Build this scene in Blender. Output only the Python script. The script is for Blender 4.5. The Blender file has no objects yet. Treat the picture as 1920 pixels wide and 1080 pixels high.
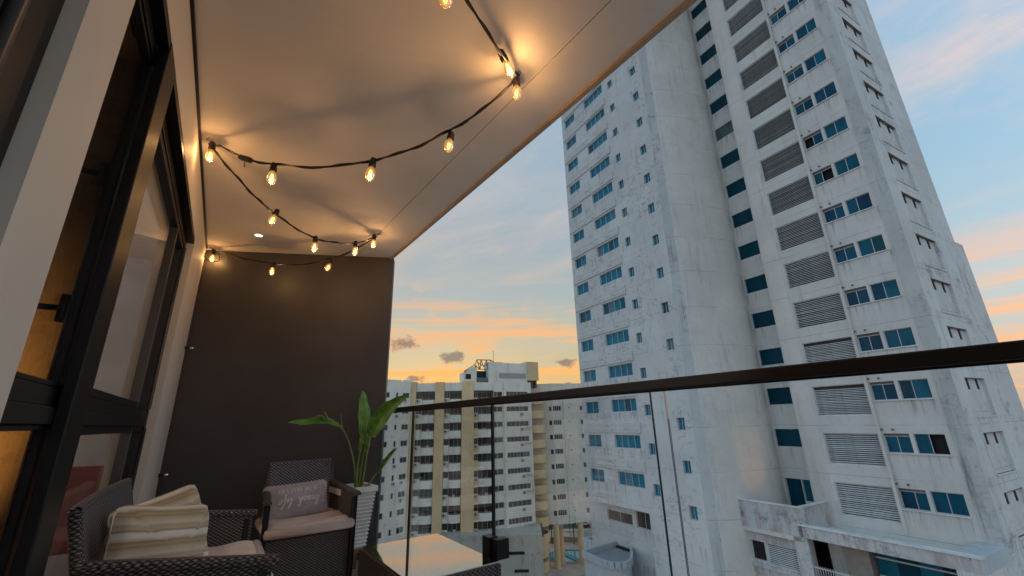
import bpy, bmesh, math, random
from mathutils import Vector, Matrix
R = math.radians
rnd = random.Random(7)
S = bpy.context.scene
C = S.collection

# ------------------------------------------------------------------ camera
EYE = 1.1
pitch, roll, yaw = R(17.36), R(-1.55), R(35.0)
fw = Vector((0, math.cos(pitch), math.sin(pitch))); up0 = Vector((0, -math.sin(pitch), math.cos(pitch))); rt0 = Vector((1, 0, 0))
rt = math.cos(roll) * rt0 + math.sin(roll) * up0
up = -math.sin(roll) * rt0 + math.cos(roll) * up0
RZ = Matrix.Rotation(-yaw, 3, 'Z')
fw, rt, up = RZ @ fw, RZ @ rt, RZ @ up
cd = bpy.data.cameras.new('camera'); cam = bpy.data.objects.new('camera', cd); C.objects.link(cam)
m = Matrix((rt, up, -fw)).transposed().to_4x4(); m.translation = Vector((0, 0, EYE)); cam.matrix_world = m
cd.sensor_width = 36; cd.lens = 36 * 790 / 1920; cd.clip_start = 0.05; cd.clip_end = 9000
S.camera = cam

# ------------------------------------------------------------------ sky and sun
SUN_AZ, SUN_EL = 24.0, 3.0          # compass angle from +Y towards +X, elevation
W = bpy.data.worlds.new('World'); S.world = W; W.use_nodes = True
wt = W.node_tree; wt.nodes.clear()
def wn(t, **k):
    n = wt.nodes.new(t)
    for a, b in k.items(): setattr(n, a, b)
    return n
def wl(a, b): wt.links.new(a, b)
def wmath(op, a, b=None, clamp=False):
    n = wn('ShaderNodeMath', operation=op, use_clamp=clamp)
    for i, v in enumerate((a, b)):
        if v is None: continue
        if isinstance(v, (int, float)): n.inputs[i].default_value = v
        else: wl(v, n.inputs[i])
    return n.outputs[0]
def wramp(fac, stops, interp='LINEAR'):
    n = wn('ShaderNodeValToRGB'); n.color_ramp.interpolation = interp
    el = n.color_ramp.elements
    while len(el) < len(stops): el.new(0.5)
    for e, (p, c) in zip(el, stops): e.position = p; e.color = (*c, 1)
    wl(fac, n.inputs[0]); return n.outputs[0]
def wmix(f, a, b):
    n = wn('ShaderNodeMix', data_type='RGBA')
    if isinstance(f, (int, float)): n.inputs[0].default_value = f
    else: wl(f, n.inputs[0])
    for i, v in ((6, a), (7, b)):
        if isinstance(v, tuple): n.inputs[i].default_value = (*v, 1)
        else: wl(v, n.inputs[i])
    return n.outputs[2]
tc = wn('ShaderNodeTexCoord'); sep = wn('ShaderNodeSeparateXYZ'); wl(tc.outputs['Generated'], sep.inputs[0])
dx, dy, dz = sep.outputs
az = wmath('MAXIMUM', dz, 0.0)
sx, sy = math.sin(R(SUN_AZ)), math.cos(R(SUN_AZ))
hl = wmath('SQRT', wmath('ADD', wmath('ADD', wmath('MULTIPLY', dx, dx), wmath('MULTIPLY', dy, dy)), 1e-5))
dot = wmath('DIVIDE', wmath('ADD', wmath('MULTIPLY', dx, sx), wmath('MULTIPLY', dy, sy)), hl)
tow = wn('ShaderNodeMapRange', interpolation_type='SMOOTHSTEP'); wl(dot, tow.inputs[0])
tow.inputs[1].default_value = 0.15; tow.inputs[2].default_value = 1.0
# clear air: towards the sunset and away from it
warm = wramp(az, [(0.0, (.52, .26, .06)), (.06, (.55, .34, .12)), (.12, (.42, .36, .22)), (.19, (.38, .37, .29)), (.28, (.29, .34, .35)), (.42, (.25, .32, .37)), (.7, (.24, .34, .44)), (1, (.20, .32, .47))])
cool = wramp(az, [(0.0, (.47, .42, .40)), (.08, (.50, .49, .48)), (.2, (.42, .53, .59)), (.4, (.28, .47, .62)), (.7, (.24, .40, .57)), (1, (.20, .33, .49))])
air = wmix(tow.outputs[0], cool, warm)
nish = wn('ShaderNodeTexSky', sky_type='NISHITA', sun_disc=False); nish.sun_elevation = R(SUN_EL); nish.sun_rotation = R(SUN_AZ)
ns = wn('ShaderNodeVectorMath', operation='SCALE'); wl(nish.outputs[0], ns.inputs[0]); ns.inputs['Scale'].default_value = 0.12
air = wmix(0.06, air, ns.outputs[0])
# cloud sheet: the view ray meets a flat layer, so streaks tighten towards the horizon
den = wmath('ADD', az, 0.10)
cmb = wn('ShaderNodeCombineXYZ'); wl(wmath('DIVIDE', dx, den), cmb.inputs[0]); wl(wmath('DIVIDE', dy, den), cmb.inputs[1])
def wnoise(vec, scale, detail, rough, off=(0, 0, 0), sc=(1, 1, 1), rot=0, dist=0.0):
    mp = wn('ShaderNodeMapping'); wl(vec, mp.inputs[0]); mp.inputs['Location'].default_value = off; mp.inputs['Scale'].default_value = sc; mp.inputs['Rotation'].default_value = (0, 0, rot)
    n = wn('ShaderNodeTexNoise'); wl(mp.outputs[0], n.inputs['Vector'])
    n.inputs['Scale'].default_value = scale; n.inputs['Detail'].default_value = detail; n.inputs['Roughness'].default_value = rough; n.inputs['Distortion'].default_value = dist
    return n.outputs[0]
def wstep(v, a, b):
    n = wn('ShaderNodeMapRange', interpolation_type='SMOOTHSTEP'); wl(v, n.inputs[0]); n.inputs[1].default_value = a; n.inputs[2].default_value = b
    return n.outputs[0]
c1 = wstep(wnoise(cmb.outputs[0], 0.85, 9, .62, (3.1, 1.7, 0), (1, .55, 1), R(20), .35), .485, .66)
c2 = wstep(wnoise(cmb.outputs[0], 2.6, 8, .62, (7.3, 0.4, 0), (1, .6, 1), R(-15), .5), .44, .74)
cl = wmath('MULTIPLY', wmath('ADD', wmath('MULTIPLY', c1, .75), wmath('MULTIPLY', wmath('MULTIPLY', c1, c2), .9)), .95, True)
ccol_w = wramp(az, [(0, (.84, .38, .08)), (.10, (.82, .38, .10)), (.22, (.66, .36, .18)), (.34, (.46, .37, .31)), (.5, (.40, .39, .39)), (1, (.36, .37, .40))])
ccol_c = wramp(az, [(0, (.70, .36, .20)), (.14, (.78, .42, .24)), (.24, (.58, .46, .42)), (.6, (.55, .48, .49)), (1, (.40, .39, .44))])
ccol = wmix(tow.outputs[0], ccol_c, ccol_w)
sky = wmix(wmath('MULTIPLY', cl, .85), air, ccol)
c3 = wmath('MULTIPLY', wstep(wnoise(cmb.outputs[0], 5.5, 9, .66, (2.2, 5.1, 0), (1, .7, 1), R(35), .6), .50, .72), wstep(wnoise(cmb.outputs[0], 1.1, 4, .5, (9.2, 3.3, 0)), .42, .62))
sky = wmix(wmath('MULTIPLY', c3, .55), sky, ccol)
# long thin bands low over the sunset
bands = wstep(wnoise(tc.outputs['Generated'], 2.2, 5, .55, (0.3, .9, .15), (1, 1, 17), 0, .25), .44, .62)
low = wmath('MULTIPLY', wstep(az, .02, .05), wmath('SUBTRACT', 1.0, wstep(az, .20, .36)))
sky = wmix(wmath('MULTIPLY', wmath('MULTIPLY', bands, low), .85), sky, ccol)
# small dark cumulus rags drifting low
CLOUDS = [(0.3449, 0.9229, 0.1712, 0.046), (0.4470, 0.8832, 0.1417, 0.046), (0.6626, 0.7390, 0.1219, 0.030), (0.3696, 0.9245, 0.0933, 0.030)]   # directions and sizes of the dark rags
rag = wnoise(tc.outputs['Generated'], 34, 6, .66, (1.35, .2, .66), (1, 1, 1.7), 0, .3)
dk = None
for cx_, cy_, cz_, cr_ in CLOUDS:
    vs_ = wn('ShaderNodeVectorMath', operation='SUBTRACT'); wl(tc.outputs['Generated'], vs_.inputs[0]); vs_.inputs[1].default_value = (cx_, cy_, cz_)
    vm_ = wn('ShaderNodeVectorMath', operation='MULTIPLY'); wl(vs_.outputs[0], vm_.inputs[0]); vm_.inputs[1].default_value = (1, 1, 2.1)
    vl_ = wn('ShaderNodeVectorMath', operation='LENGTH'); wl(vm_.outputs[0], vl_.inputs[0])
    q_ = wmath('SUBTRACT', 1.0, wmath('DIVIDE', vl_.outputs['Value'], cr_))
    q_ = wstep(wmath('ADD', q_, wmath('MULTIPLY', wmath('SUBTRACT', rag, .5), 2.6)), .12, .75)
    dk = q_ if dk is None else wmath('MAXIMUM', dk, q_)
sky = wmix(wmath('MULTIPLY', dk, .80), sky, (.17, .14, .125))
bg = wn('ShaderNodeBackground'); wl(sky, bg.inputs[0]); bg.inputs[1].default_value = 1.0
wo = wn('ShaderNodeOutputWorld'); wl(bg.outputs[0], wo.inputs[0])

sl = bpy.data.lights.new('sun', 'SUN'); sl.energy = 0.5; sl.angle = R(8); sl.color = (1, .62, .32)
so = bpy.data.objects.new('sun', sl); C.objects.link(so)
sdir = Vector((sx * math.cos(R(SUN_EL)), sy * math.cos(R(SUN_EL)), math.sin(R(SUN_EL))))
so.rotation_euler = (-sdir).to_track_quat('-Z', 'Y').to_euler(); so.location = (20, 60, 40)

S.view_settings.view_transform = 'Standard'; S.view_settings.look = 'None'; S.view_settings.exposure = 0.50; S.view_settings.gamma = 1.0
S.view_settings.use_curve_mapping = False
S.render.engine = 'CYCLES'
S.cycles.use_denoising = True
S.cycles.max_bounces = 8; S.cycles.transparent_max_bounces = 12; S.cycles.glossy_bounces = 4; S.cycles.diffuse_bounces = 4
S.cycles.caustics_reflective = False; S.cycles.caustics_refractive = False
S.cycles.sample_clamp_indirect = 4.0

# ------------------------------------------------------------------ materials
MATS = {}
class NT:
    def __init__(s, name):
        s.m = bpy.data.materials.new(name); s.m.use_nodes = True; s.t = s.m.node_tree
        s.b = s.t.nodes['Principled BSDF']; s.o = s.t.nodes['Material Output']
        MATS[name] = s.m
    def n(s, typ, **k):
        x = s.t.nodes.new(typ)
        for a, b in k.items(): setattr(x, a, b)
        return x
    def l(s, a, b): s.t.links.new(a, b)
    def set(s, col=None, rough=None, metal=None, spec=None, **k):
        if col is not None: s.b.inputs['Base Color'].default_value = (*col, 1)
        if rough is not None: s.b.inputs['Roughness'].default_value = rough
        if metal is not None: s.b.inputs['Metallic'].default_value = metal
        if spec is not None: s.b.inputs['Specular IOR Level'].default_value = spec
        for a, b in k.items(): s.b.inputs[a].default_value = b
        return s
    def coord(s, kind='Object', sc=(1, 1, 1), loc=(0, 0, 0), rot=(0, 0, 0)):
        t = s.n('ShaderNodeTexCoord'); mp = s.n('ShaderNodeMapping'); s.l(t.outputs[kind], mp.inputs[0])
        mp.inputs['Scale'].default_value = sc; mp.inputs['Location'].default_value = loc; mp.inputs['Rotation'].default_value = rot
        return mp.outputs[0]
    def noise(s, vec, scale=5, detail=5, rough=.6, dist=0):
        x = s.n('ShaderNodeTexNoise'); s.l(vec, x.inputs['Vector'])
        x.inputs['Scale'].default_value = scale; x.inputs['Detail'].default_value = detail; x.inputs['Roughness'].default_value = rough; x.inputs['Distortion'].default_value = dist
        return x.outputs[0]
    def step(s, v, a, b, lo=0, hi=1):
        x = s.n('ShaderNodeMapRange', interpolation_type='SMOOTHSTEP'); s.l(v, x.inputs[0])
        for i, q in ((1, a), (2, b), (3, lo), (4, hi)): x.inputs[i].default_value = q
        return x.outputs[0]
    def math(s, op, a, b=None, clamp=False):
        x = s.n('ShaderNodeMath', operation=op, use_clamp=clamp)
        for i, v in enumerate((a, b)):
            if v is None: continue
            if isinstance(v, (int, float)): x.inputs[i].default_value = v
            else: s.l(v, x.inputs[i])
        return x.outputs[0]
    def mix(s, f, a, b, blend='MIX'):
        x = s.n('ShaderNodeMix', data_type='RGBA', blend_type=blend)
        if isinstance(f, (int, float)): x.inputs[0].default_value = f
        else: s.l(f, x.inputs[0])
        for i, v in ((6, a), (7, b)):
            if isinstance(v, tuple): x.inputs[i].default_value = (*v, 1)
            else: s.l(v, x.inputs[i])
        return x.outputs[2]
    def base(s, c): s.l(c, s.b.inputs['Base Color'])
    def bump(s, h, st=.3, d=.01):
        x = s.n('ShaderNodeBump'); s.l(h, x.inputs['Height']); x.inputs['Strength'].default_value = st; x.inputs['Distance'].default_value = d
        s.l(x.outputs[0], s.b.inputs['Normal'])

def plain(name, col, rough=.6, metal=0, var=.12, scale=4, bump=.05, spec=.4):
    t = NT(name); t.set(col, rough, metal, spec)
    v = t.coord(); n = t.noise(v, scale, 5, .6)
    t.base(t.mix(t.step(n, .3, .7), tuple(c * (1 - var) for c in col), tuple(min(1, c * (1 + var)) for c in col)))
    if bump: t.bump(t.noise(v, scale * 12, 3, .6), bump, .004)
    return t.m

def stained(name, col, grime=.5, drip=.5, crack=0.0, sill=None, floor_h=3.0, mould=(.11, .11, .12), joints=True, seed=0.0, tint=None, dripz=(2, 2, .16)):
    """weathered painted render: blotches, vertical drips, hairline cracks and day joints"""
    t = NT(name); t.set(col, .85, 0, .2)
    o = t.coord('Object', loc=(seed, seed * 1.7, 0))
    big = t.noise(o, .22, 6, .6); fine = t.noise(o, 2.3, 7, .7)
    base = t.mix(t.step(big, .35, .68), tuple(c * .86 for c in col), col)
    base = t.mix(t.step(fine, .35, .75, 0, .35), base, tuple(c * .8 for c in col))
    dv = t.coord('Object', sc=dripz, loc=(seed * 3, 0, seed))
    dn = t.noise(dv, 1.1, 7, .72); gate = t.noise(o, .16, 4, .6)
    dm = t.math('MULTIPLY', t.step(dn, .50, .74), t.step(gate, .40, .56))
    base = t.mix(t.math('MULTIPLY', dm, drip), base, mould)
    if sill is not None:
        sz = t.n('ShaderNodeSeparateXYZ'); t.l(t.coord('Object'), sz.inputs[0])
        fz = t.math('MULTIPLY', t.math('FRACT', t.math('DIVIDE', t.math('SUBTRACT', sz.outputs[2], sill), floor_h)), floor_h)
        run = t.math('MULTIPLY', t.step(fz, floor_h - 1.25, floor_h - .02), t.step(t.noise(t.coord('Object', sc=(3.2, 3.2, .12), loc=(seed, 0, 0)), 1.3, 6, .7), .50, .68))
        base = t.mix(t.math('MULTIPLY', run, .55), base, mould)
    gm = t.math('MULTIPLY', t.step(t.noise(o, .9, 9, .78), .50, .70), t.step(t.noise(o, .13, 3, .5), .42, .58))
    base = t.mix(t.math('MULTIPLY', gm, grime), base, mould)
    if tint:
        base = t.mix(t.math('MULTIPLY', t.step(t.noise(dv, .8, 5, .6), .44, .60), tint[1]), base, tint[0])
    if crack:
        cr = t.math('ABSOLUTE', t.math('SUBTRACT', t.noise(t.coord('Object', sc=(1, .8, 1.5), loc=(seed, 0, 0)), .8, 5, .5, .5), .5))
        cm = t.math('SUBTRACT', 1.0, t.step(cr, .0, .022))
        cm = t.math('MULTIPLY', cm, t.step(t.noise(o, .35, 3, .5), .44, .58))
        base = t.mix(t.math('MULTIPLY', cm, crack), base, mould)
    if joints:
        s = t.n('ShaderNodeSeparateXYZ'); t.l(t.coord('Object'), s.inputs[0])
        jt = t.math('ABSOLUTE', t.math('SUBTRACT', t.math('FRACT', t.math('DIVIDE', s.outputs[2], 3.0)), .07))
        jm = t.math('MULTIPLY', t.math('SUBTRACT', 1.0, t.step(jt, 0, .009)), t.step(t.noise(o, .6, 4, .6), .36, .58))
        base = t.mix(t.math('MULTIPLY', jm, .55), base, mould)
    t.base(base); t.bump(fine, .12, .02)
    return t.m

def glassy(name, ior=1.5, tint=(1, 1, 1), boost=1.0, rough=.0):
    """thin clear sheet: what lies behind shows through, fresnel mirror on top"""
    t = NT(name); t.t.nodes.remove(t.b)
    tr = t.n('ShaderNodeBsdfTransparent'); tr.inputs[0].default_value = (*tint, 1)
    gl = t.n('ShaderNodeBsdfGlossy'); gl.inputs['Roughness'].default_value = rough; gl.inputs[0].default_value = (1, 1, 1, 1)
    fr = t.n('ShaderNodeFresnel'); fr.inputs[0].default_value = ior
    f = t.math('MULTIPLY', fr.outputs[0], boost, True)
    mx = t.n('ShaderNodeMixShader'); t.l(f, mx.inputs[0]); t.l(tr.outputs[0], mx.inputs[1]); t.l(gl.outputs[0], mx.inputs[2])
    t.l(mx.outputs[0], t.o.inputs[0]); return t.m

def emit(name, col, st):
    t = NT(name); t.set((0, 0, 0)); t.b.inputs['Emission Color'].default_value = (*col, 1); t.b.inputs['Emission Strength'].default_value = st
    return t.m

def pane_mat(name, a, b, rough=.16, spec=.14, wav=.02):
    """tinted facade glass, each pane a little different (curtain or open room behind)"""
    t = NT(name); t.set(a, rough, 0, spec)
    oi = t.n('ShaderNodeObjectInfo')
    c = t.mix(oi.outputs['Random'], a, b)
    c = t.mix(t.step(oi.outputs['Random'], .86, .9, 0, .55), c, (.012, .016, .02))
    c = t.mix(t.math('MULTIPLY', t.math('LESS_THAN', t.math('ABSOLUTE', t.math('SUBTRACT', oi.outputs['Random'], .43)), .025), .45), c, (.22, .25, .25))
    n = t.noise(t.coord('Object', sc=(1, 1, .35)), .9, 3, .5)
    c = t.mix(t.step(n, .45, .6, 0, .35), c, tuple(x * .45 for x in a))
    t.base(c); t.bump(t.noise(t.coord('Object'), 1.4, 2, .5), wav, .05)
    return t.m

def wicker(name, dark, light, pu=.011, pv=.007):
    t = NT(name); t.set(dark, .5, 0, .4)
    uv = t.coord('UV', sc=(1 / pu, 1 / pv, 1)); s = t.n('ShaderNodeSeparateXYZ'); t.l(uv, s.inputs[0])
    u, v = s.outputs[0], s.outputs[1]
    fv = t.math('FLOOR', v); par = t.math('MULTIPLY', t.math('FRACT', t.math('MULTIPLY', fv, .5)), 2.0)
    uu = t.math('FRACT', t.math('MULTIPLY', t.math('ADD', u, par), .5))
    hu = t.math('SINE', t.math('MULTIPLY', uu, 6.2832))
    hv = t.math('SINE', t.math('MULTIPLY', t.math('FRACT', v), 3.1416))
    h = t.math('MULTIPLY', t.math('ADD', t.math('MULTIPLY', hu, .5), .5), t.math('POWER', hv, .6))
    nz = t.noise(t.coord('UV', sc=(30, 140, 1)), 1, 3, .6)
    c = t.mix(t.step(h, .15, .8), tuple(x * .25 for x in dark), light)
    c = t.mix(t.step(nz, .35, .7, 0, .5), c, dark)
    t.base(c); t.bump(h, .9, .006); return t.m

def fabric(name, col, sc=420, var=.1, bump=.25):
    t = NT(name); t.set(col, .9, 0, .15); t.b.inputs['Sheen Weight'].default_value = .15
    v = t.coord('UV'); n = t.noise(v, 9, 5, .6)
    w = t.n('ShaderNodeTexWave', bands_direction='X'); t.l(v, w.inputs[0]); w.inputs['Scale'].default_value = sc / 6.28
    w2 = t.n('ShaderNodeTexWave', bands_direction='Y'); t.l(v, w2.inputs[0]); w2.inputs['Scale'].default_value = sc / 6.28
    h = t.math('MULTIPLY', w.outputs[1], w2.outputs[1])
    t.base(t.mix(t.step(n, .3, .7), tuple(c * (1 - var) for c in col), tuple(c * (1 + var) for c in col)))
    t.bump(h, bump, .001); return t.m

def stripes(name):
    t = NT(name); t.set((.5, .45, .38), .92, 0, .12); t.b.inputs['Sheen Weight'].default_value = .2
    s = t.n('ShaderNodeSeparateXYZ'); t.l(t.coord('UV'), s.inputs[0])
    rp = t.n('ShaderNodeValToRGB'); rp.color_ramp.interpolation = 'LINEAR'
    jit = t.math('MULTIPLY', t.math('SUBTRACT', t.noise(t.coord('UV', sc=(3, 60, 1)), 1, 4, .6), .5), .012)
    t.l(t.math('ADD', t.math('FRACT', t.math('MULTIPLY', s.outputs[1], 3.5)), jit), rp.inputs[0])
    st = [(0, (.60, .50, .37)), (.10, (.50, .38, .235)), (.16, (.36, .26, .15)), (.20, (.50, .38, .235)), (.30, (.36, .255, .145)), (.36, (.62, .53, .40)), (.44, (.80, .74, .63)), (.58, (.82, .76, .65)), (.63, (.36, .255, .145)), (.70, (.57, .46, .32)), (.80, (.50, .39, .26)), (.9, (.70, .61, .47)), (1, (.60, .50, .37))]
    el = rp.color_ramp.elements
    while len(el) < len(st): el.new(.5)
    for e, (p, c) in zip(el, st): e.position = p; e.color = (*c, 1)
    th = t.noise(t.coord('UV', sc=(12, 420, 1)), 1, 3, .7)
    t.base(t.mix(t.step(th, .3, .75, 0, .35), rp.outputs[0], (.36, .27, .17)))
    t.bump(t.noise(t.coord('UV', sc=(300, 300, 1)), 1, 2, .5), .3, .002)
    return t.m

# outdoors
M_white = stained('white_render_front', (.745, .74, .705), .10, .26, .06, sill=1.62)
M_left = stained('white_render_side', (.69, .715, .71), .14, .26, .42, sill=1.45, seed=4.0)
M_right = stained('white_render_end', (.78, .79, .765), .7, .55, .12, sill=.62, seed=9.0)
M_corner = stained('mouldy_corner', (.62, .64, .63), .95, .85, .18, seed=2.3)
M_curve = stained('warm_lit_render', (.77, .745, .68), .15, .3, .05, seed=6.0)  # creamier than the front: warm bounce light put into the colour
M_podium = stained('rusty_parapet', (.66, .68, .68), .95, .98, .4, mould=(.075, .06, .06), seed=1.2, tint=((.40, .29, .27), .5), joints=False, dripz=(2.6, 2.6, .5))
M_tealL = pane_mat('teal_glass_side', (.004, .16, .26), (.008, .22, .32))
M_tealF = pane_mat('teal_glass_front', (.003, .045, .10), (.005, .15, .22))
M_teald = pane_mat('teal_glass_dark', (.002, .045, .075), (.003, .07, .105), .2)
M_alum = plain('aluminium_frame', (.55, .57, .58), .45, .2, .06)
M_slat = plain('louvre_slat', (.74, .76, .75), .55, .1, .15, 1.5)
M_void = plain('shade_black', (.018, .018, .020), .9, 0, .2, 1, 0)  # near-black painted in for shade inside openings; also on the tower core
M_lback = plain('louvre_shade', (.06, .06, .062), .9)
M_soffit = plain('brown_soffit', (.20, .15, .13), .9, 0, .3, 1.2)
M_pipe = plain('drain_pipe', (.16, .14, .13), .7)
M_fbwhite = stained('cream_render', (.88, .85, .74), .35, .45, 0, joints=False, seed=3.0, dripz=(1, 1, .12))
M_fbyel = stained('ochre_render', (.82, .61, .35), .2, .3, 0, joints=False, mould=(.26, .17, .08), seed=5.0, dripz=(1, 1, .12))
M_fbbeige = stained('beige_render', (.86, .82, .70), .3, .4, 0, joints=False, seed=8.0, dripz=(1, 1, .12))
M_fbpod = stained('podium_render', (.52, .50, .43), .7, .9, 0, joints=False, seed=8.5, dripz=(1, 1, .1))
M_fbglass = pane_mat('far_glass', (.020, .019, .019), (.14, .135, .135), .12, .3, .0)
M_frame = plain('pale_frame', (.50, .50, .48), .5)
M_ac = plain('air_conditioner_case', (.46, .46, .44), .6)
M_dark = plain('shadow_gap', (.02, .018, .017), .8)
M_steel = plain('rusty_steel', (.22, .12, .07), .7, .2, .3)
M_asph = plain('asphalt', (.06, .06, .065), .9, 0, .2, .6)
M_ground = plain('paved_ground', (.40, .36, .31), .9, 0, .35, .15)
M_sea = plain('sea', (.24, .25, .26), .45, 0, .1, .02, 0)
M_pool = plain('pool_water', (.03, .30, .36), .06, 0, .15, .4, .1)
M_deck = plain('pool_deck', (.50, .42, .33), .8, 0, .2, .5)
M_annex = stained('annex_render', (.58, .64, .67), .5, .5, .1, joints=False, seed=7.0)
M_annroof = stained('annex_roof', (.40, .42, .43), .8, .4, .2, joints=False, seed=7.7)
M_tile = plain('clay_tile', (.30, .12, .08), .85, 0, .3, 2)
M_hedge = plain('shrub_leaf', (.05, .085, .03), .7, 0, .5, 3)
M_trunk = plain('palm_trunk', (.16, .11, .07), .9, 0, .3, 5)
M_rubber = plain('tyre', (.02, .02, .02), .8)
# balcony
M_ceil = plain('ceiling_paint', (.80, .745, .69), .75, 0, .07, 1.3, .09, .25)
M_wall = plain('greige_wall', (.70, .65, .57), .6, 0, .06, .7, .04, .3)
M_end = plain('charcoal_wall', (.070, .067, .072), .55, 0, .12, 1.6, .14, .45)
M_floor = plain('floor_tile', (.52, .42, .35), .35, 0, .12, 2)
M_grout = plain('grout', (.20, .16, .14), .9)
M_black = plain('black_aluminium', (.005, .005, .006), .42, .0, .1, 3, .02, .3)
M_blackm = plain('black_aluminium_matt', (.008, .008, .009), .5, .0, .1, 3, .02, .35)
M_gasket = plain('rubber_gasket', (.05, .05, .055), .28, 0, .05, 3, 0, .6)
M_cable = plain('black_cable', (.016, .013, .011), .5)
M_socket = plain('bulb_socket', (.03, .022, .016), .45)
M_rail = plain('bronze_rail', (.010, .008, .008), .5, .0, .1, 6, .02, .5)
M_glass = glassy('balustrade_glass', 1.45, (1.0, 1.0, 1.0), .30)
M_edge = plain('glass_edge', (.012, .02, .018), .2)
M_winglass = glassy('window_glass', 1.5, (.96, .96, .96), .55)
M_bulb = glassy('bulb_glass', 1.45, (1.0, .86, .60), 1.0)
nt_ = M_bulb.node_tree; em_ = nt_.nodes.new('ShaderNodeEmission'); em_.inputs[0].default_value = (1, .42, .07, 1); em_.inputs[1].default_value = .26
ad_ = nt_.nodes.new('ShaderNodeAddShader'); ou_ = nt_.nodes['Material Output']; nt_.links.new(ou_.inputs[0].links[0].from_socket, ad_.inputs[0]); nt_.links.new(em_.outputs[0], ad_.inputs[1]); nt_.links.new(ad_.outputs[0], ou_.inputs[0])
M_fil = emit('filament', (1.0, .46, .11), 7)
M_glow = None
M_led = emit('led_disc', (1, .9, .78), 6)
M_wick = wicker('dark_wicker', (.06, .050, .045), (.27, .235, .215), .012, .008)
M_wickt = wicker('grey_wicker', (.075, .07, .078), (.36, .345, .375), .014, .010)
M_cush = fabric('taupe_fabric', (.62, .49, .42))
M_stripe = stripes('striped_linen')
M_lilac = fabric('lilac_grey_fabric', (.40, .345, .36))
M_ink = plain('cream_print', (.80, .74, .66), .9)
M_pot = plain('pale_planter', (.80, .81, .78), .6, 0, .14, 6)
M_soil = plain('soil', (.05, .035, .025), .95)
M_wood = plain('reddish_wood', (.23, .095, .05), .6, 0, .3, 6)
M_chrome = plain('chrome', (.75, .70, .64), .15, 1.0, .05)
M_lampsh = emit('lamp_shade_glow', (1, .55, .18), 3.0)
M_inner = plain('inner_wall', (.42, .41, .42), .8)
M_red = plain('dark_red_velvet', (.17, .035, .028), .8)
t = NT('mirror_table_glass'); t.set((.74, .65, .56), .035, 1.0); t.bump(t.noise(t.coord('Object'), 3.0, 2, .5), .015, .01); M_mirror = t.m
t = NT('leaf_wallpaper'); t.set((.55, .33, .12), .8)
nz = t.noise(t.coord('Object', sc=(9, 9, 9)), 1.6, 5, .6, 1.5)
t.base(t.mix(t.step(nz, .52, .60), (.58, .44, .28), (.47, .34, .20))); M_paper = t.m
t = NT('leaf_green'); t.set((.06, .13, .022), .38, 0, .5)
ln = t.n('ShaderNodeTexWave', bands_direction='Y'); t.l(t.coord('UV'), ln.inputs[0]); ln.inputs['Scale'].default_value = 55; ln.inputs['Distortion'].default_value = 1.5
t.base(t.mix(t.step(t.noise(t.coord('Object'), 9, 4, .6), .3, .7), (.07, .19, .025), (.20, .40, .05)))
t.b.inputs['Subsurface Weight'].default_value = 0.0; t.bump(ln.outputs[1], .25, .004); M_leaf = t.m
t = NT('stalk_green'); t.set((.17, .26, .06), .45); M_stalk = t.m

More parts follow.
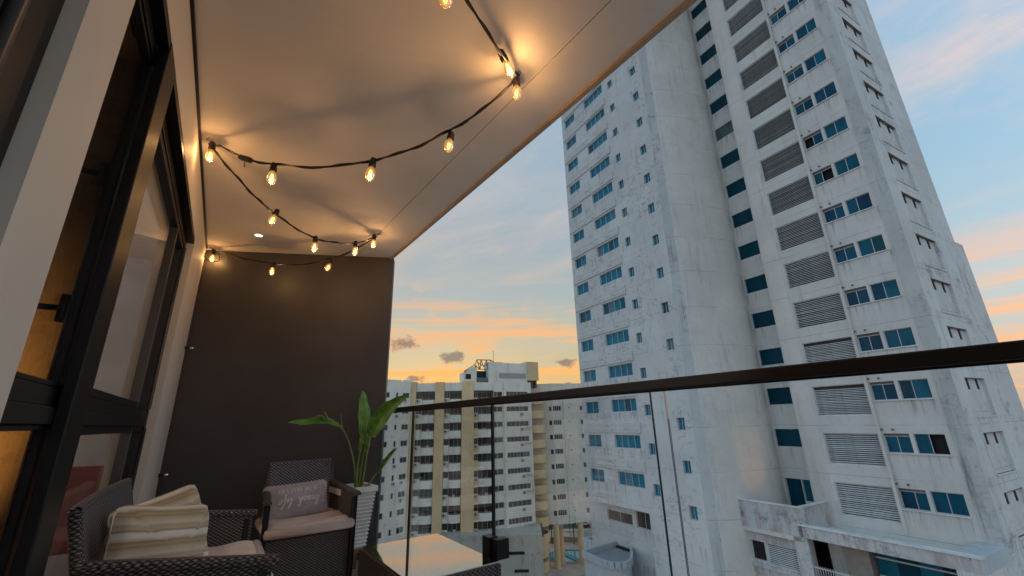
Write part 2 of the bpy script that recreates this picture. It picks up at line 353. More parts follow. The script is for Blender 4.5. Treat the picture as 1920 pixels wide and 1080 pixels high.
# ------------------------------------------------------------------ mesh helpers
class MB:
    def __init__(s): s.v = []; s.f = []; s.uv = None
    def add(s, vs, fs):
        b = len(s.v); s.v += [tuple(v) for v in vs]; s.f += [tuple(i + b for i in f) for f in fs]; return s
    def quad(s, a, b, c, d): return s.add((a, b, c, d), ((0, 1, 2, 3),))
    def box(s, x0, x1, y0, y1, z0, z1, M=None):
        vs = [Vector(p) for p in ((x0, y0, z0), (x1, y0, z0), (x1, y1, z0), (x0, y1, z0), (x0, y0, z1), (x1, y0, z1), (x1, y1, z1), (x0, y1, z1))]
        if M is not None: vs = [M @ v for v in vs]
        return s.add(vs, ((0, 3, 2, 1), (4, 5, 6, 7), (0, 1, 5, 4), (1, 2, 6, 5), (2, 3, 7, 6), (3, 0, 4, 7)))
    def prism(s, poly, z0, z1, cap=True):
        n = len(poly); vs = [(x, y, z0) for x, y in poly] + [(x, y, z1) for x, y in poly]
        fs = [(i, (i + 1) % n, (i + 1) % n + n, i + n) for i in range(n)]
        if cap: fs += [tuple(reversed(range(n))), tuple(range(n, 2 * n))]
        return s.add(vs, fs)
    def tube(s, pts, r, n=8, cap=True):
        pts = [Vector(p) for p in pts]; rs = r if isinstance(r, (list, tuple)) else [r] * len(pts)
        prev = None; rings = []
        for i, p in enumerate(pts):
            d = (pts[min(i + 1, len(pts) - 1)] - pts[max(i - 1, 0)]).normalized()
            if prev is None:
                a = d.cross(Vector((0, 0, 1)) if abs(d.z) < .9 else Vector((1, 0, 0))).normalized()
            else:
                a = (prev - d * prev.dot(d)).normalized()
            prev = a; b = d.cross(a)
            rings.append([p + (a * math.cos(2 * math.pi * k / n) + b * math.sin(2 * math.pi * k / n)) * rs[i] for k in range(n)])
        vs = [q for ring in rings for q in ring]
        fs = [(i * n + k, i * n + (k + 1) % n, (i + 1) * n + (k + 1) % n, (i + 1) * n + k) for i in range(len(pts) - 1) for k in range(n)]
        if cap: fs += [tuple(range(n)), tuple(reversed(range((len(pts) - 1) * n, len(pts) * n)))]
        return s.add(vs, fs)
    def lathe(s, prof, M=None, n=14):
        vs = []; fs = []
        for r, z in prof:
            for k in range(n):
                v = Vector((r * math.cos(2 * math.pi * k / n), r * math.sin(2 * math.pi * k / n), z))
                vs.append(M @ v if M is not None else v)
        for i in range(len(prof) - 1):
            for k in range(n): fs.append((i * n + k, i * n + (k + 1) % n, (i + 1) * n + (k + 1) % n, (i + 1) * n + k))
        return s.add(vs, fs)
    def grid(s, fn, nu, nv):
        vs = [fn(i / nu, j / nv) for j in range(nv + 1) for i in range(nu + 1)]
        fs = [(j * (nu + 1) + i, j * (nu + 1) + i + 1, (j + 1) * (nu + 1) + i + 1, (j + 1) * (nu + 1) + i) for j in range(nv) for i in range(nu)]
        return s.add(vs, fs)
    def mesh(s, name, mat, off=(0, 0, 0), smooth=False, uvs=None):
        me = bpy.data.meshes.new(name)
        ox, oy, oz = off
        me.from_pydata([(x - ox, y - oy, z - oz) for x, y, z in s.v], [], s.f); me.update()
        if mat: me.materials.append(mat)
        if smooth: me.polygons.foreach_set('use_smooth', [True] * len(me.polygons))
        if uvs is not None:
            L = me.uv_layers.new(name='UVMap'); vi = [0] * len(me.loops); me.loops.foreach_get('vertex_index', vi)
            d = []
            if uvs == 'box':
                nrm = [None] * len(me.loops)
                for p in me.polygons:
                    for li in p.loop_indices: nrm[li] = p.normal
                for li, k in enumerate(vi):
                    x, y, z = me.vertices[k].co; n = nrm[li]; a = max(range(3), key=lambda q: abs(n[q]))
                    d += ((y, z) if a == 0 else (x, z) if a == 1 else (x, y))
            else:
                for k in vi: d += uvs[k]
            L.data.foreach_set('uv', d)
        return me
    def build(s, name, mat, parent=None, off=(0, 0, 0), smooth=False, uvs=None, bevel=0):
        me = s.mesh(name, mat, off, smooth, uvs)
        o = bpy.data.objects.new(name, me); C.objects.link(o); o.parent = parent
        if bevel:
            md = o.modifiers.new('bevel', 'BEVEL'); md.width = bevel; md.segments = 2; md.limit_method = 'ANGLE'
        return o
def place(name, me, parent, loc=(0, 0, 0), rot=(0, 0, 0)):
    o = bpy.data.objects.new(name, me); C.objects.link(o); o.parent = parent; o.location = loc; o.rotation_euler = rot; return o
def tag(o, label, cat=None, group=None, kind=None):
    if label: o['label'] = label
    if cat: o['category'] = cat
    if group: o['group'] = group
    if kind: o['kind'] = kind
    return o
def thing(name, label, cat, loc=(0, 0, 0), rz=0, group=None):
    o = bpy.data.objects.new(name, None); C.objects.link(o); o.location = loc; o.rotation_euler = (0, 0, rz); o.empty_display_size = .2
    return tag(o, label, cat, group)
def struct(o, label=None): o['kind'] = 'structure'; return tag(o, label)
def facade(mb, fn, u0, u1, z0, z1, holes):
    """wall sheet with real openings: fn(u, z, depth) gives the point, holes = (ua, ub, za, zb, depth)"""
    hs = [(max(u0, a), min(u1, b), max(z0, c), min(z1, d), e) for a, b, c, d, e in holes if b > u0 and a < u1 and d > z0 and c < z1]
    us = sorted({round(x, 4) for h in hs for x in h[:2]} | {u0, u1}); zs = sorted({round(x, 4) for h in hs for x in h[2:4]} | {z0, z1})
    for j in range(len(zs) - 1):
        zc = (zs[j] + zs[j + 1]) / 2; row = [h for h in hs if h[2] < zc < h[3]]
        i = 0
        while i < len(us) - 1:
            uc = (us[i] + us[i + 1]) / 2
            if any(h[0] < uc < h[1] for h in row): i += 1; continue
            k = i
            while k + 1 < len(us) - 1 and not any(h[0] < (us[k + 1] + us[k + 2]) / 2 < h[1] for h in row): k += 1
            mb.quad(fn(us[i], zs[j], 0), fn(us[k + 1], zs[j], 0), fn(us[k + 1], zs[j + 1], 0), fn(us[i], zs[j + 1], 0)); i = k + 1
    for a, b, c, d, e in hs:
        mb.quad(fn(a, c, 0), fn(b, c, 0), fn(b, c, e), fn(a, c, e)); mb.quad(fn(a, d, 0), fn(a, d, e), fn(b, d, e), fn(b, d, 0))
        mb.quad(fn(a, c, 0), fn(a, c, e), fn(a, d, e), fn(a, d, 0)); mb.quad(fn(b, c, 0), fn(b, d, 0), fn(b, d, e), fn(b, c, e))

# ================================================================== SETTING
GZ = -27.0
# sea and ground
o = MB(); o.quad((-4000, -4000, GZ - .6), (4000, -4000, GZ - .6), (4000, 4000, GZ - .6), (-4000, 4000, GZ - .6)); struct(o.build('sea', M_sea))
o = MB(); o.prism([(-60, -60), (95, -60), (95, 40), (150, 75), (170, 210), (40, 230), (-60, 180)], GZ - 3, GZ); struct(o.build('ground', M_ground))
# street behind the pool
o = MB(); o.prism([(66, 108), (112, 74), (118, 81), (72, 116)], GZ - .2, GZ + .02); road = struct(o.build('road', M_asph))
o = MB()
for k in range(9):
    a = Vector((69 + k * 5.1, 112 - k * 3.8, GZ + .024)); d = Vector((.80, -.60, 0)); n = Vector((.6, .8, 0)) * .09
    o.quad(a - n, a + d * 2.2 - n, a + d * 2.2 + n, a + n)
o.build('lane_marking', plain('road_paint', (.6, .6, .58), .8), road)
o = MB(); o.prism([(64.5, 106.4), (110.6, 72.3), (112, 74), (66, 108)], GZ - .1, GZ + .13); struct(o.build('pavement', M_deck))

# ---- balcony shell
WM = Matrix.Translation((-.340, 0, 0)) @ Matrix.Rotation(-math.atan(.0165), 4, 'Z')
def wp(x, w, z): return WM @ Vector((x, w, z))
# floor
fl = MB(); fl.prism([(-.36, -1.5), (1.46, -1.5), (1.40, 4.2), (-.34, 5.0)], -.22, -.006); floor = struct(fl.build('floor', M_grout))
tm = MB().box(0, .446, 0, .446, -.03, 0).mesh('tile', M_floor)
for i in range(4):
    for j in range(15):
        x = -.35 + i * .45; y = -1.5 + j * .45
        if y + .45 > 4.79 - .446 * (x + .264) + .25: continue
        place('tile', tm, floor, (x, y, 0))
# ceiling in two sheets with a shadow joint, and the drip edge
def jx(y): return 1.115 - (y - .82) * .0321
def ox(y): return 1.411 - (y - .63) * .0192
def ey(x): return 4.79 - .446 * (x + .264)
c = MB(); c.prism([(-.36, -1.5), (jx(-1.5), -1.5), (jx(4.3), ey(jx(4.3)) + .1), (-.36, 4.95)], 2.75, 2.95); ceil = struct(c.build('ceiling', M_ceil))
c = MB(); c.prism([(jx(-1.5) + .006, -1.5), (ox(-1.5) - .030, -1.5), (ox(4.07) - .030, ey(1.345) + .02), (jx(4.3) + .006, ey(jx(4.3)) + .1)], 2.75, 2.95); c.build('outer_panel', M_ceil, ceil)
c = MB(); c.prism([(ox(-1.5) - .029, -1.5), (ox(-1.5), -1.5), (ox(4.07), ey(1.345) + .01), (ox(4.07) - .029, ey(1.345) + .02)], 2.738, 3.05); c.build('drip_edge', plain('drip_edge_paint', (.46, .33, .22), .6), ceil)
c = MB(); c.box(jx(1.5) - .1, jx(1.5) + .12, -1.5, 4.1, 2.955, 2.96); c.build('joint_backing', M_dark, ceil)
c = MB(); c.box(0.0, .013, -1.4, 4.70, 2.735, 2.7495, WM); c.build('shadow_trim', M_black, ceil)
# end wall, set at an angle
e = MB(); e.prism([(-.34, ey(-.34)), (1.35, ey(1.35)), (1.35 + .05, ey(1.35) + .11), (-.29, ey(-.34) + .14)], -.2, 2.7495); endwall = struct(e.build('wall_end', M_end))
# window wall
wb = MB()
wb.box(-.20, 0, -1.5, 4.76, 2.44, 2.7495, WM); wb.box(-.20, 0, 3.70, 4.76, -.2, 2.4398, WM); wb.box(-.20, 0, -1.5, -.60, -.2, 2.4398, WM); wb.box(-.20, -.02, -.6, 3.7, -.2, .055, WM)
wall = struct(wb.build('wall_window', M_wall))
pb = MB(); pb.box(-.16, 0, 1.0, 1.225, .0552, 2.4396, WM); pb.build('pier', M_wall, wall)
# room behind the glass
rm = MB()
rm.box(-4.1, -.2, 4.90, 5.0, -.1, 2.9, WM); rm.box(-4.1, -4.0, -1.5, 4.9, -.1, 2.9, WM); rm.box(-4.1, -.2, -1.6, -1.5, -.1, 2.9, WM)
room = struct(rm.build('wall_room', M_inner))
rm = MB(); rm.box(-4.0, -.2, -1.5, 4.9, 2.60, 2.7, WM); struct(rm.build('ceiling_room', M_ceil))
rm = MB(); rm.box(-4.0, -.2, -1.5, 4.9, -.1, 0, WM); struct(rm.build('floor_room', M_floor))
rm = MB(); rm.box(-3.2, -.1005, 1.85, 1.93, 0.001, 2.599, WM); rm.build('papered_partition', M_paper, room)

# ---- windows
def window(label, w0, w1, zt=2.40, zb=.06, st=.05, sash=None, handle=True, xo=-.10, xi=-.045, tz=(1.12, 1.215), right=None, sq=.032, gr=.011, pd=.024):
    o = thing('window', label, 'window', wp(-.07, (w0 + w1) / 2, zb), -math.atan(.0165)); off = Vector((-.07, (w0 + w1) / 2, zb))
    right = right or st
    f = MB(); f.box(xo, xi, w0, w0 + st, zb, zt); f.box(xo, xi, w1 - right, w1, zb, zt); f.box(xo, xi, w0 + st, w1 - right, zt - .05, zt); f.box(xo, xi, w0 + st, w1 - right, zb, zb + .06)
    f.build('frame', M_black, o, off, bevel=.003)
    a, b = w0 + st + .0005, w1 - right - .0005
    MB().box(xo + .008, xi + .006, a, b, tz[0], tz[0] + .045).box(xo + .004, xi - .004, a, b, tz[0] + .047, tz[1]).build('transom', M_blackm, o, off, bevel=.002)
    for z0, z1 in ((zb + .061, tz[0] - .001), (tz[1] + .001, zt - .051)):
        s = MB(); q = sq
        s.box(xo + .006, xi - .006, a, a + q, z0, z1).box(xo + .006, xi - .006, b - q, b, z0, z1).box(xo + .006, xi - .006, a + q, b - q, z0, z0 + q).box(xo + .006, xi - .006, a + q, b - q, z1 - q, z1)
        sa = s.build('sash', M_blackm, o, off, bevel=.003)
        MB().box(xo + pd, xo + pd + .006, a + q, b - q, z0 + q, z1 - q).build('pane', M_winglass, sa, off)
        MB().tube([(xi + .002, b - q * .4, z0 + .01), (xi + .002, b - q * .4, z1 - .01)], gr, 12).build('gasket', M_gasket, sa, off, True)
    if handle:
        for hz in (1.88, 1.44):
            h = MB(); h.box(xo - .012, xo + .005, b - .03, b - .004, hz - .04, hz + .04); h.tube([(xo - .01, b - .017, hz), (xo - .05, b - .02, hz), (xo - .055, b - .05, hz - .01), (xo - .055, b - .065, hz - .09)], .009, 8)
            h.build('handle', M_black, o, off, True)
    return o
window('black framed window with opening sash between the pale pier and the black post', 1.2255, 1.764, st=.02, right=.05, sq=.014, gr=.016, xo=-.076, xi=-.036, pd=.0065)
window('wide black framed window next to the charcoal wall', 1.8405, 3.6995, handle=False, st=.06, right=.06)
window('black framed window at the left edge, this side of the pale pier', -.5995, .9995, handle=False, right=.12, xi=-.03)
wk = [o for o in C.objects if o.name.startswith('window') and o.get('label', '').startswith('wide')][0]
MB().box(-.092, -.05, 3.19, 3.212, .125, 2.345).build('meeting_stile', M_gasket, wk, (-.07, (1.8405 + 3.6995) / 2, .06))
po = thing('window_post', 'thick black post between the two far windows', 'post', wp(-.05, 1.77, .06), -math.atan(.0165))
MB().box(-.0795, -.0305, 1.7645, 1.8395, .06, 2.404).build('core', M_blackm, po, (-.05, 1.77, .06))
MB().box(-.030, .002, 1.665, 1.84, .06, 2.4398).build('post', M_black, po, (-.05, 1.77, .06), bevel=.004)
MB().box(-.10, -.001, 1.226, 1.664, 2.405, 2.4396).box(-.10, -.001, 1.841, 3.699, 2.405, 2.4396).build('head_trim', M_black, po, (-.05, 1.77, .06))
# lamp and chair in the room
lm = thing('floor_uplight', 'small lit amber uplight inside the room, left of the black post', 'lamp', wp(-.75, 1.33, 0))
MB().lathe([(.07, 0), (.07, .02), (.05, .03), (.055, .30), (.05, .30), (.045, .27)]).build('body', M_black, lm)
MB().lathe([(.0005, .272), (.045, .272)]).build('lens', M_lampsh, lm)
ld = bpy.data.lights.new('uplight_bulb', 'SPOT'); ld.energy = 95; ld.color = (1, .50, .14); ld.shadow_soft_size = .03; ld.spot_size = R(50); ld.spot_blend = .6
lo = bpy.data.objects.new('uplight_bulb', ld); C.objects.link(lo); lo.location = (.0, 0, .31); lo.parent = lm
lo.rotation_euler = Vector((.22, .54, .56)).to_track_quat('-Z', 'Y').to_euler()
pl = thing('ceiling_lamp', 'small lit ceiling lamp inside the room behind the wide window', 'lamp', wp(-2.0, 3.4, 2.6))
MB().lathe([(.001, -.06), (.10, -.05), (.12, 0)]).build('shade', emit('room_lamp_shade', (1, .85, .7), 2.0), pl)
ld = bpy.data.lights.new('room_bulb', 'POINT'); ld.energy = 42; ld.color = (1, .93, .88); ld.shadow_soft_size = .08
lo = bpy.data.objects.new('room_bulb', ld); C.objects.link(lo); lo.location = (0, 0, -.14); lo.parent = pl
ac = thing('dining_chair', 'dark red upholstered chair inside, seen through the lower pane of the wide window', 'chair', wp(-.46, 4.25, 0))
MB().box(-.25, .25, -.25, .25, .38, .47).build('seat', M_red, ac, bevel=.02)
MB().grid(lambda u, v: (-.27 + .54 * u, .25 + .04 * math.sin(u * math.pi), .45 + .40 * v), 8, 6).grid(lambda u, v: (-.27 + .54 * u, .31 + .04 * math.sin(u * math.pi), .45 + .40 * v), 8, 6).build('backrest', M_red, ac, smooth=True)
for sx_ in (-.22, .22):
    for sy_ in (-.22, .24): MB().tube([(sx_, sy_, 0), (sx_, sy_, .38)], [.012, .02], 8).build('leg', M_black, ac)

# ================================================================== WHITE TOWER (local x = distance out, y = along the front)
AZT = R(5.9)
TR = thing('apartment_tower', 'tall weathered white tower block with teal windows and a column of louvres', 'building', Matrix.Rotation(-AZT, 3, 'Z') @ Vector((32.5, 9.07, GZ)), -AZT)
TO = (32.5, 9.07, GZ)
NR = 18; ZB = -6.0; ZT = ZB + 3 * NR + 1.2
def rows(): return [(k, ZB + 3 * k) for k in range(NR)]
def T(mb, name, mat, parent=TR, **k): return mb.build(name, mat, parent, TO, **k)
def tpane(name, mat, parent, x, y0, y1, z0, z1, th=.03): return T(MB().box(x, x + th, y0, y1, z0, z1), name, mat, parent)
# -- left wing, outer face D = 27
hL = []
for k, z in rows():
    hL += [(32.35, 34.25, z + 1.47, z + 2.55, .22), (27.42, 30.52, z + 1.52, z + 2.6, .22), (25.9, 26.55, z + 1.13, z + 2.0, .2), (22.70, 23.39, z + .0 + .02, z + .92, .2)]
w_ = MB(); facade(w_, lambda u, z, d: (27 + d, u, z), 22.0, 34.8, -6.2, ZT, hL)
w_.quad((27, 34.8, -6.2), (27, 34.8, ZT), (38, 34.8, ZT), (38, 34.8, -6.2))
w_.quad((27, 27.3, -6.2), (27, 34.8, -6.2), (38, 34.8, -6.2), (38, 27.3, -6.2))
T(w_, 'side_wall', M_left)
w_ = MB(); w_.quad((27, 22.0, GZ), (27, 27.3, GZ), (27, 27.3, -6.2), (27, 22.0, -6.2)); w_.quad((27, 27.3, GZ), (28.3, 27.3, GZ), (28.3, 27.3, -6.2), (27, 27.3, -6.2))
facade(w_, lambda u, z, d: (28.3 + d, u, z), 27.3, 36.4, GZ, -6.2, [(30.7, 33.9, -7.85, -7.0, .2), (28.3, 30.2, -7.85, -6.6, .2)])
w_.quad((28.3, 36.4, GZ), (28.3, 36.4, -6.2), (38, 36.4, -6.2), (38, 36.4, GZ))
T(w_, 'lower_side_wall', M_left)
M_brown = pane_mat('brown_glass', (.05, .042, .035), (.085, .07, .058), .15)
for a, b, z0, z1 in ((30.7, 33.9, -7.85, -7.0), (28.3, 30.2, -7.85, -6.6)):
    f = MB()
    for q in (a, (a + b) / 2 - .02, b - .04): f.box(28.42, 28.46, q, q + .04, z0, z1)
    f.box(28.42, 28.46, a, b, z0, z0 + .05)
    wn_ = T(f, 'window', M_alum)
    for q0, q1 in ((a, (a + b) / 2), ((a + b) / 2, b)): tpane('pane', M_brown, wn_, 28.47, q0, q1, z0, z1)
# projecting spandrel bands
bm_ = MB().box(26.90, 27.04, 27.18, 34.66, 0, .80).box(26.885, 26.92, 27.18, 34.64, .60, .65).mesh('spandrel_band', M_left, (27, 27, 0))
for k, z in rows(): place('spandrel_band', bm_, TR, (27 - 32.5, 27 - 9.07, z + 2.78 - GZ))
# windows of the left wing
fr4 = MB(); fr2 = MB()
for mb, L, n in ((fr4, 3.10, 4), (fr2, 1.90, 2)):
    mb.box(0, .05, 0, L, 0, .04).box(0, .05, 0, L, 1.04, 1.08)
    for q in range(n + 1): mb.box(-.005, .05, q * (L - .035) / n, q * (L - .035) / n + .035, 0, 1.08)
fr4 = fr4.mesh('window', M_alum); fr2 = fr2.mesh('window', M_alum)
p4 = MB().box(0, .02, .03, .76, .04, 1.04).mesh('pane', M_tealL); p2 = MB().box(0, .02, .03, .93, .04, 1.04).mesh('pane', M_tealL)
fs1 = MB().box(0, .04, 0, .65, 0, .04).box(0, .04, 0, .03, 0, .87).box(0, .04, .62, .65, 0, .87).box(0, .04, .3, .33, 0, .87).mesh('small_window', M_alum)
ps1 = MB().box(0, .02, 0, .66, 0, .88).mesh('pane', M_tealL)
for k, z in rows():
    zz = z - GZ
    a = place('window', fr4, TR, (27.15 - 32.5, 27.42 - 9.07, zz + 1.52))
    for q in range(4): place('pane', p4, a, (.03 + (0.012 if q % 2 else 0), q * .766, 0))
    a = place('window', fr2, TR, (27.15 - 32.5, 32.35 - 9.07, zz + 1.47))
    for q in range(2): place('pane', p2, a, (.03 + (0.012 if q % 2 else 0), q * .932, 0))
    a = place('small_window', fs1, TR, (27.14 - 32.5, 25.9 - 9.07, zz + 1.13)); place('pane', ps1, a, (.045, -.005, -.005))
    a = place('small_window', fs1, TR, (27.14 - 32.5, 22.72 - 9.07, zz + .03)); place('pane', ps1, a, (.045, -.005, -.005))
# -- rounded return between the wing and the front
def flat_(p): return (p[0], p[1] * .42 + (21.385 - (p[0] - 27.62) * 1.415 / 4.88) * .58) if 27.62 < p[0] < 32.5 else p
arc = [(27, 22.0), (27.25, 21.74), (27.5, 21.50), (27.85, 21.20), (28.3, 20.90), (28.9, 20.60), (29.6, 20.36), (30.4, 20.17), (31.3, 20.05), (32.5, 19.97), (33.8, 20.33)]
arc = [flat_(p) for p in arc]
w_ = MB()
for (a, b), (c_, d_) in zip(arc[:2], arc[1:3]): w_.quad((a, b, GZ), (c_, d_, GZ), (c_, d_, ZT), (a, b, ZT))
T(w_, 'chamfered_edge', M_corner)
w_ = MB(); w_.grid(lambda u, v: (*(lambda i, f: tuple(arc[i][q] + (arc[i + 1][q] - arc[i][q]) * f for q in (0, 1)))(min(int(2 + u * 8), 9), (2 + u * 8) - min(int(2 + u * 8), 9)), GZ + (ZT - GZ) * v), 8, 1)
T(w_, 'curved_wall', M_curve, smooth=True)
# joint groove on the curve
T(MB().tube([(27.62, 21.385, GZ), (27.62, 21.385, ZT)], .035, 6), 'joint_strip', M_slat)
# -- recessed bay with single teal windows, D = 33.8
w_ = MB(); facade(w_, lambda u, z, d: (33.8 + d, u, z), 17.3, 20.35, -6.0, ZT, [(17.6, 20.22, z + 1.66, z + 2.91, .12) for k, z in rows() if k > 0] + [(19.0, 20.15, -6.0, -3.5, .2), (17.6, 18.95, -4.9, -3.5, .2)])
w_.quad((32.5, 17.3, -6), (33.8, 17.3, -6), (33.8, 17.3, ZT), (32.5, 17.3, ZT)); w_.quad((29, 16.8, -6.0), (33.8, 16.8, -6.0), (33.8, 22, -6.0), (29, 22, -6.0))
T(w_, 'bay_wall', M_white)
for k, z in rows():
    if k == 0:
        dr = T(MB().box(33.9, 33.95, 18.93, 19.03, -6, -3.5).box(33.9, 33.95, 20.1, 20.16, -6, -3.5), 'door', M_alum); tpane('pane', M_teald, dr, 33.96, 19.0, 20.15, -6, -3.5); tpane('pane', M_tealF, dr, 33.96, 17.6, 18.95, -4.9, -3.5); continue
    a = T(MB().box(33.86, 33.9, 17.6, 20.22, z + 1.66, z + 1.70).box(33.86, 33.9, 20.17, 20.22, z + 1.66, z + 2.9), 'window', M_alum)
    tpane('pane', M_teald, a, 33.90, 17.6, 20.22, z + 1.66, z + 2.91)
    T(MB().lathe([(.001, -.06), (.05, -.05), (.06, 0)], Matrix.Translation((33.80, 18.95, z + 2.93)), 8), 'bulkhead_lamp', M_alum)
# -- rounded column
def colpt(u, v):
    a = math.pi * u
    return (32.52 - .13 * math.sin(a) ** .35, 17.70 - 1.30 * u, -6.0 + (ZT + 6) * v)
T(MB().grid(colpt, 14, 1), 'rounded_column', M_curve, smooth=True)
T(MB().box(32.5, 33.8, 17.3, 17.70, -6, ZT), 'column_core', M_curve)
# -- louvre bay and right-hand windows, D = 32.5
hF = []
for k, z in rows(): hF += [(13.17, 16.22, z + .80, z + 2.73, .22), (11.65, 12.90, z + 1.65, z + 2.74, .26), (10.10, 11.47, z + 1.65, z + 2.74, .16)]
w_ = MB(); facade(w_, lambda u, z, d: (32.5 + d, u, z), 9.07, 16.41, -6.0, ZT, hF); T(w_, 'front_wall', M_white)
T(MB().box(32.36, 32.52, 12.93, 13.08, -5.6, ZT), 'pilaster', M_curve)
T(MB().box(32.45, 32.56, 9.06, 9.82, -5.6, ZT), 'corner_panel', M_corner)
slat = MB(); slat.box(-.045, .045, 0, 3.05, -.008, .008, Matrix.Rotation(R(-33), 4, 'Y')); slat = slat.mesh('slat', M_slat)
lf = MB().box(0, .06, 0, 3.05, 0, .04).box(0, .06, 0, 3.05, 1.89, 1.93).box(0, .06, 0, .035, 0, 1.93).box(0, .06, 3.015, 3.05, 0, 1.93).mesh('louvre', M_slat)
NS = 16
for k, z in rows():
    lv = place('louvre', lf, TR, (32.60 - 32.5, 13.17 - 9.07, z + .80 - GZ))
    gap = .22 if k in (2, 3) else 0.0
    for q in range(NS): place('slat', slat, lv, (.03 + rnd.uniform(-.006, .006), 0, .07 + q * (1.80 - gap) / (NS - 1)), (rnd.uniform(-.004, .004), rnd.uniform(-.10, .10), 0))
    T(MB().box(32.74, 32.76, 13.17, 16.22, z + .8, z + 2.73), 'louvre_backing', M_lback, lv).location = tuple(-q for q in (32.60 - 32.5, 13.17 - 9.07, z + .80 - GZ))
    for (a, b, zt, x) in ((11.65, 12.90, 2.60, 32.66), (10.10, 11.47, 2.74, 32.60)):
        f = MB(); m_ = (a + b) / 2 + rnd.choice((0, 0, .06, -.08))
        for q in (a, m_, b - .035): f.box(x - .01, x + .04, q, q + .035, z + 1.65, z + zt)
        f.box(x - .02, x + .04, a, b, z + 1.65, z + 1.69).box(x - .01, x + .04, a, b, z + zt - .035, z + zt)
        wi = T(f, 'window', M_alum)
        op = rnd.random()
        for i, (q0, q1) in enumerate(((a, m_), (m_, b))):
            dk_ = (op < .06 and i == 0) or (.06 < op < .11 and i == 1)
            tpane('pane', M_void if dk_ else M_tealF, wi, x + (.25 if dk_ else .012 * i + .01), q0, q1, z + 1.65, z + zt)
        if zt < 2.7: T(MB().box(32.64, 32.75, a, b, z + 2.60, z + 2.74), 'shutter_box', M_soffit, wi)
        T(MB().box(32.40, 32.52, a - .06, b + .06, z + 1.60, z + 1.648), 'sill', M_slat, wi)
    for yy in (12.86, 12.33): T(MB().tube([(32.52, yy, z + 2.98), (32.38, yy, z + 2.95)], .05, 8), 'drain_spout', M_pipe)
# -- right end face, plane t = 9.07
hR = [(34.35, 37.52, z + .65, z + 2.75, .18) for k, z in rows()]
w_ = MB(); facade(w_, lambda u, z, d: (u, 9.07 + d, z), 32.5, 41.4, -6.0, ZT, hR)
w_.quad((41.4, 9.07, 12.45), (41.4, 20, 12.45), (41.4, 20, ZT), (41.4, 9.07, ZT))
w_.quad((41.4, 9.07, GZ), (42.85, 9.07, GZ), (42.85, 9.07, 12.45), (41.4, 9.07, 12.45)); w_.quad((42.85, 9.07, GZ), (42.85, 20, GZ), (42.85, 20, 12.45), (42.85, 9.07, 12.45)); w_.quad((41.4, 9.07, 12.45), (42.85, 9.07, 12.45), (42.85, 20, 12.45), (41.4, 20, 12.45))
w_.quad((32.5, 9.07, GZ), (41.4, 9.07, GZ), (41.4, 9.07, -6), (32.5, 9.07, -6))
T(w_, 'end_wall', M_right)
rp_ = MB(); facade(rp_, lambda u, z, d: (u - 34.35, d, z), 34.35, 37.52, 0, 2.1, [(34.98, 35.40, 1.45, 2.1, .4), (36.48, 36.92, 1.45, 2.1, .4)])
rp_ = rp_.mesh('recess_panel', M_right); rv_ = MB().box(.62, 1.06, .03, .05, 1.40, 2.1).mesh('slot_shade', M_void); rs_ = MB().box(0, 3.17, .005, .175, 2.06, 2.099).mesh('recess_soffit', M_soffit)  # near-black boxes behind the panel stand in for shade inside the slots
rl_ = MB().box(-.06, 3.23, -.05, .1, -.10, 0).mesh('ledge', M_right)
for k, z in rows():
    a = place('recess_panel', rp_, TR, (34.35 - 32.5, .16, z + .65 - GZ)); place('slot_shade', rv_, a); place('slot_shade', rv_, a, (1.51, 0, 0)); place('recess_soffit', rs_, TR, (34.35 - 32.5, 0, z + .648 - GZ)); place('ledge', rl_, TR, (34.35 - 32.5, 0, z + .65 - GZ))
# unseen core added behind the facades, blocks sun leaking through the hollow tower
T(MB().box(34.6, 41.2, 9.6, 34.6, GZ, ZT - .5).box(28.7, 34.6, 22.4, 34.6, GZ, ZT - .5), 'core', M_void)
# roof slab
T(MB().box(27, 41.4, 9.07, 34.8, ZT - .4, ZT - .01), 'roof', M_annroof)
# -- stained balcony over the base, D = 29
bp = T(MB().box(29.0, 29.14, 16.84, 21.66, -6.15, -4.53).box(29.14, 32.5, 16.84, 16.98, -6.15, -4.53), 'balcony_parapet', M_podium)
T(MB().box(28.96, 29.2, 16.80, 21.62, -4.528, -4.46).box(29.2, 32.4, 16.80, 17.02, -4.528, -4.46), 'coping', M_slat, bp)
T(MB().box(29.0, 33.0, 16.98, 22.0, -6.4, -6.151), 'balcony_slab', M_white)
w_ = MB(); facade(w_, lambda u, z, d: (29.35 + d, u, z), 16.9, 21.8, GZ, -6.3, [(19.70, 21.56, -8.10, -7.0, .2), (17.66, 19.53, -8.13, -7.0, .1)]); T(w_, 'base_wall', M_podium)
a = T(MB().box(29.5, 29.55, 19.70, 19.76, -8.1, -7.0).box(29.5, 29.55, 21.5, 21.56, -8.1, -7.0), 'window', M_slat); tpane('pane', M_void, a, 29.54, 19.7, 21.56, -8.1, -7.0)
lv = T(MB().box(29.38, 29.44, 17.66, 17.70, -8.13, -7.0).box(29.38, 29.44, 19.49, 19.53, -8.13, -7.0), 'louvre', M_slat)
for q in range(11): T(MB().box(-.04, .04, 0, 1.87, -.006, .006, Matrix.Translation((29.42, 17.66, -8.08 + q * .105)) @ Matrix.Rotation(R(-35), 4, 'Y')), 'slat', M_slat, lv)
T(MB().box(29.44, 29.46, 17.66, 19.53, -8.13, -7.0), 'louvre_backing', M_void, lv)
T(MB().box(29.22, 29.5, 16.95, 21.7, -8.5, -8.28), 'string_course', M_podium)
T(MB().box(29.0, 29.6, 16.67, 17.46, GZ, -6.151), 'base_column', M_podium)
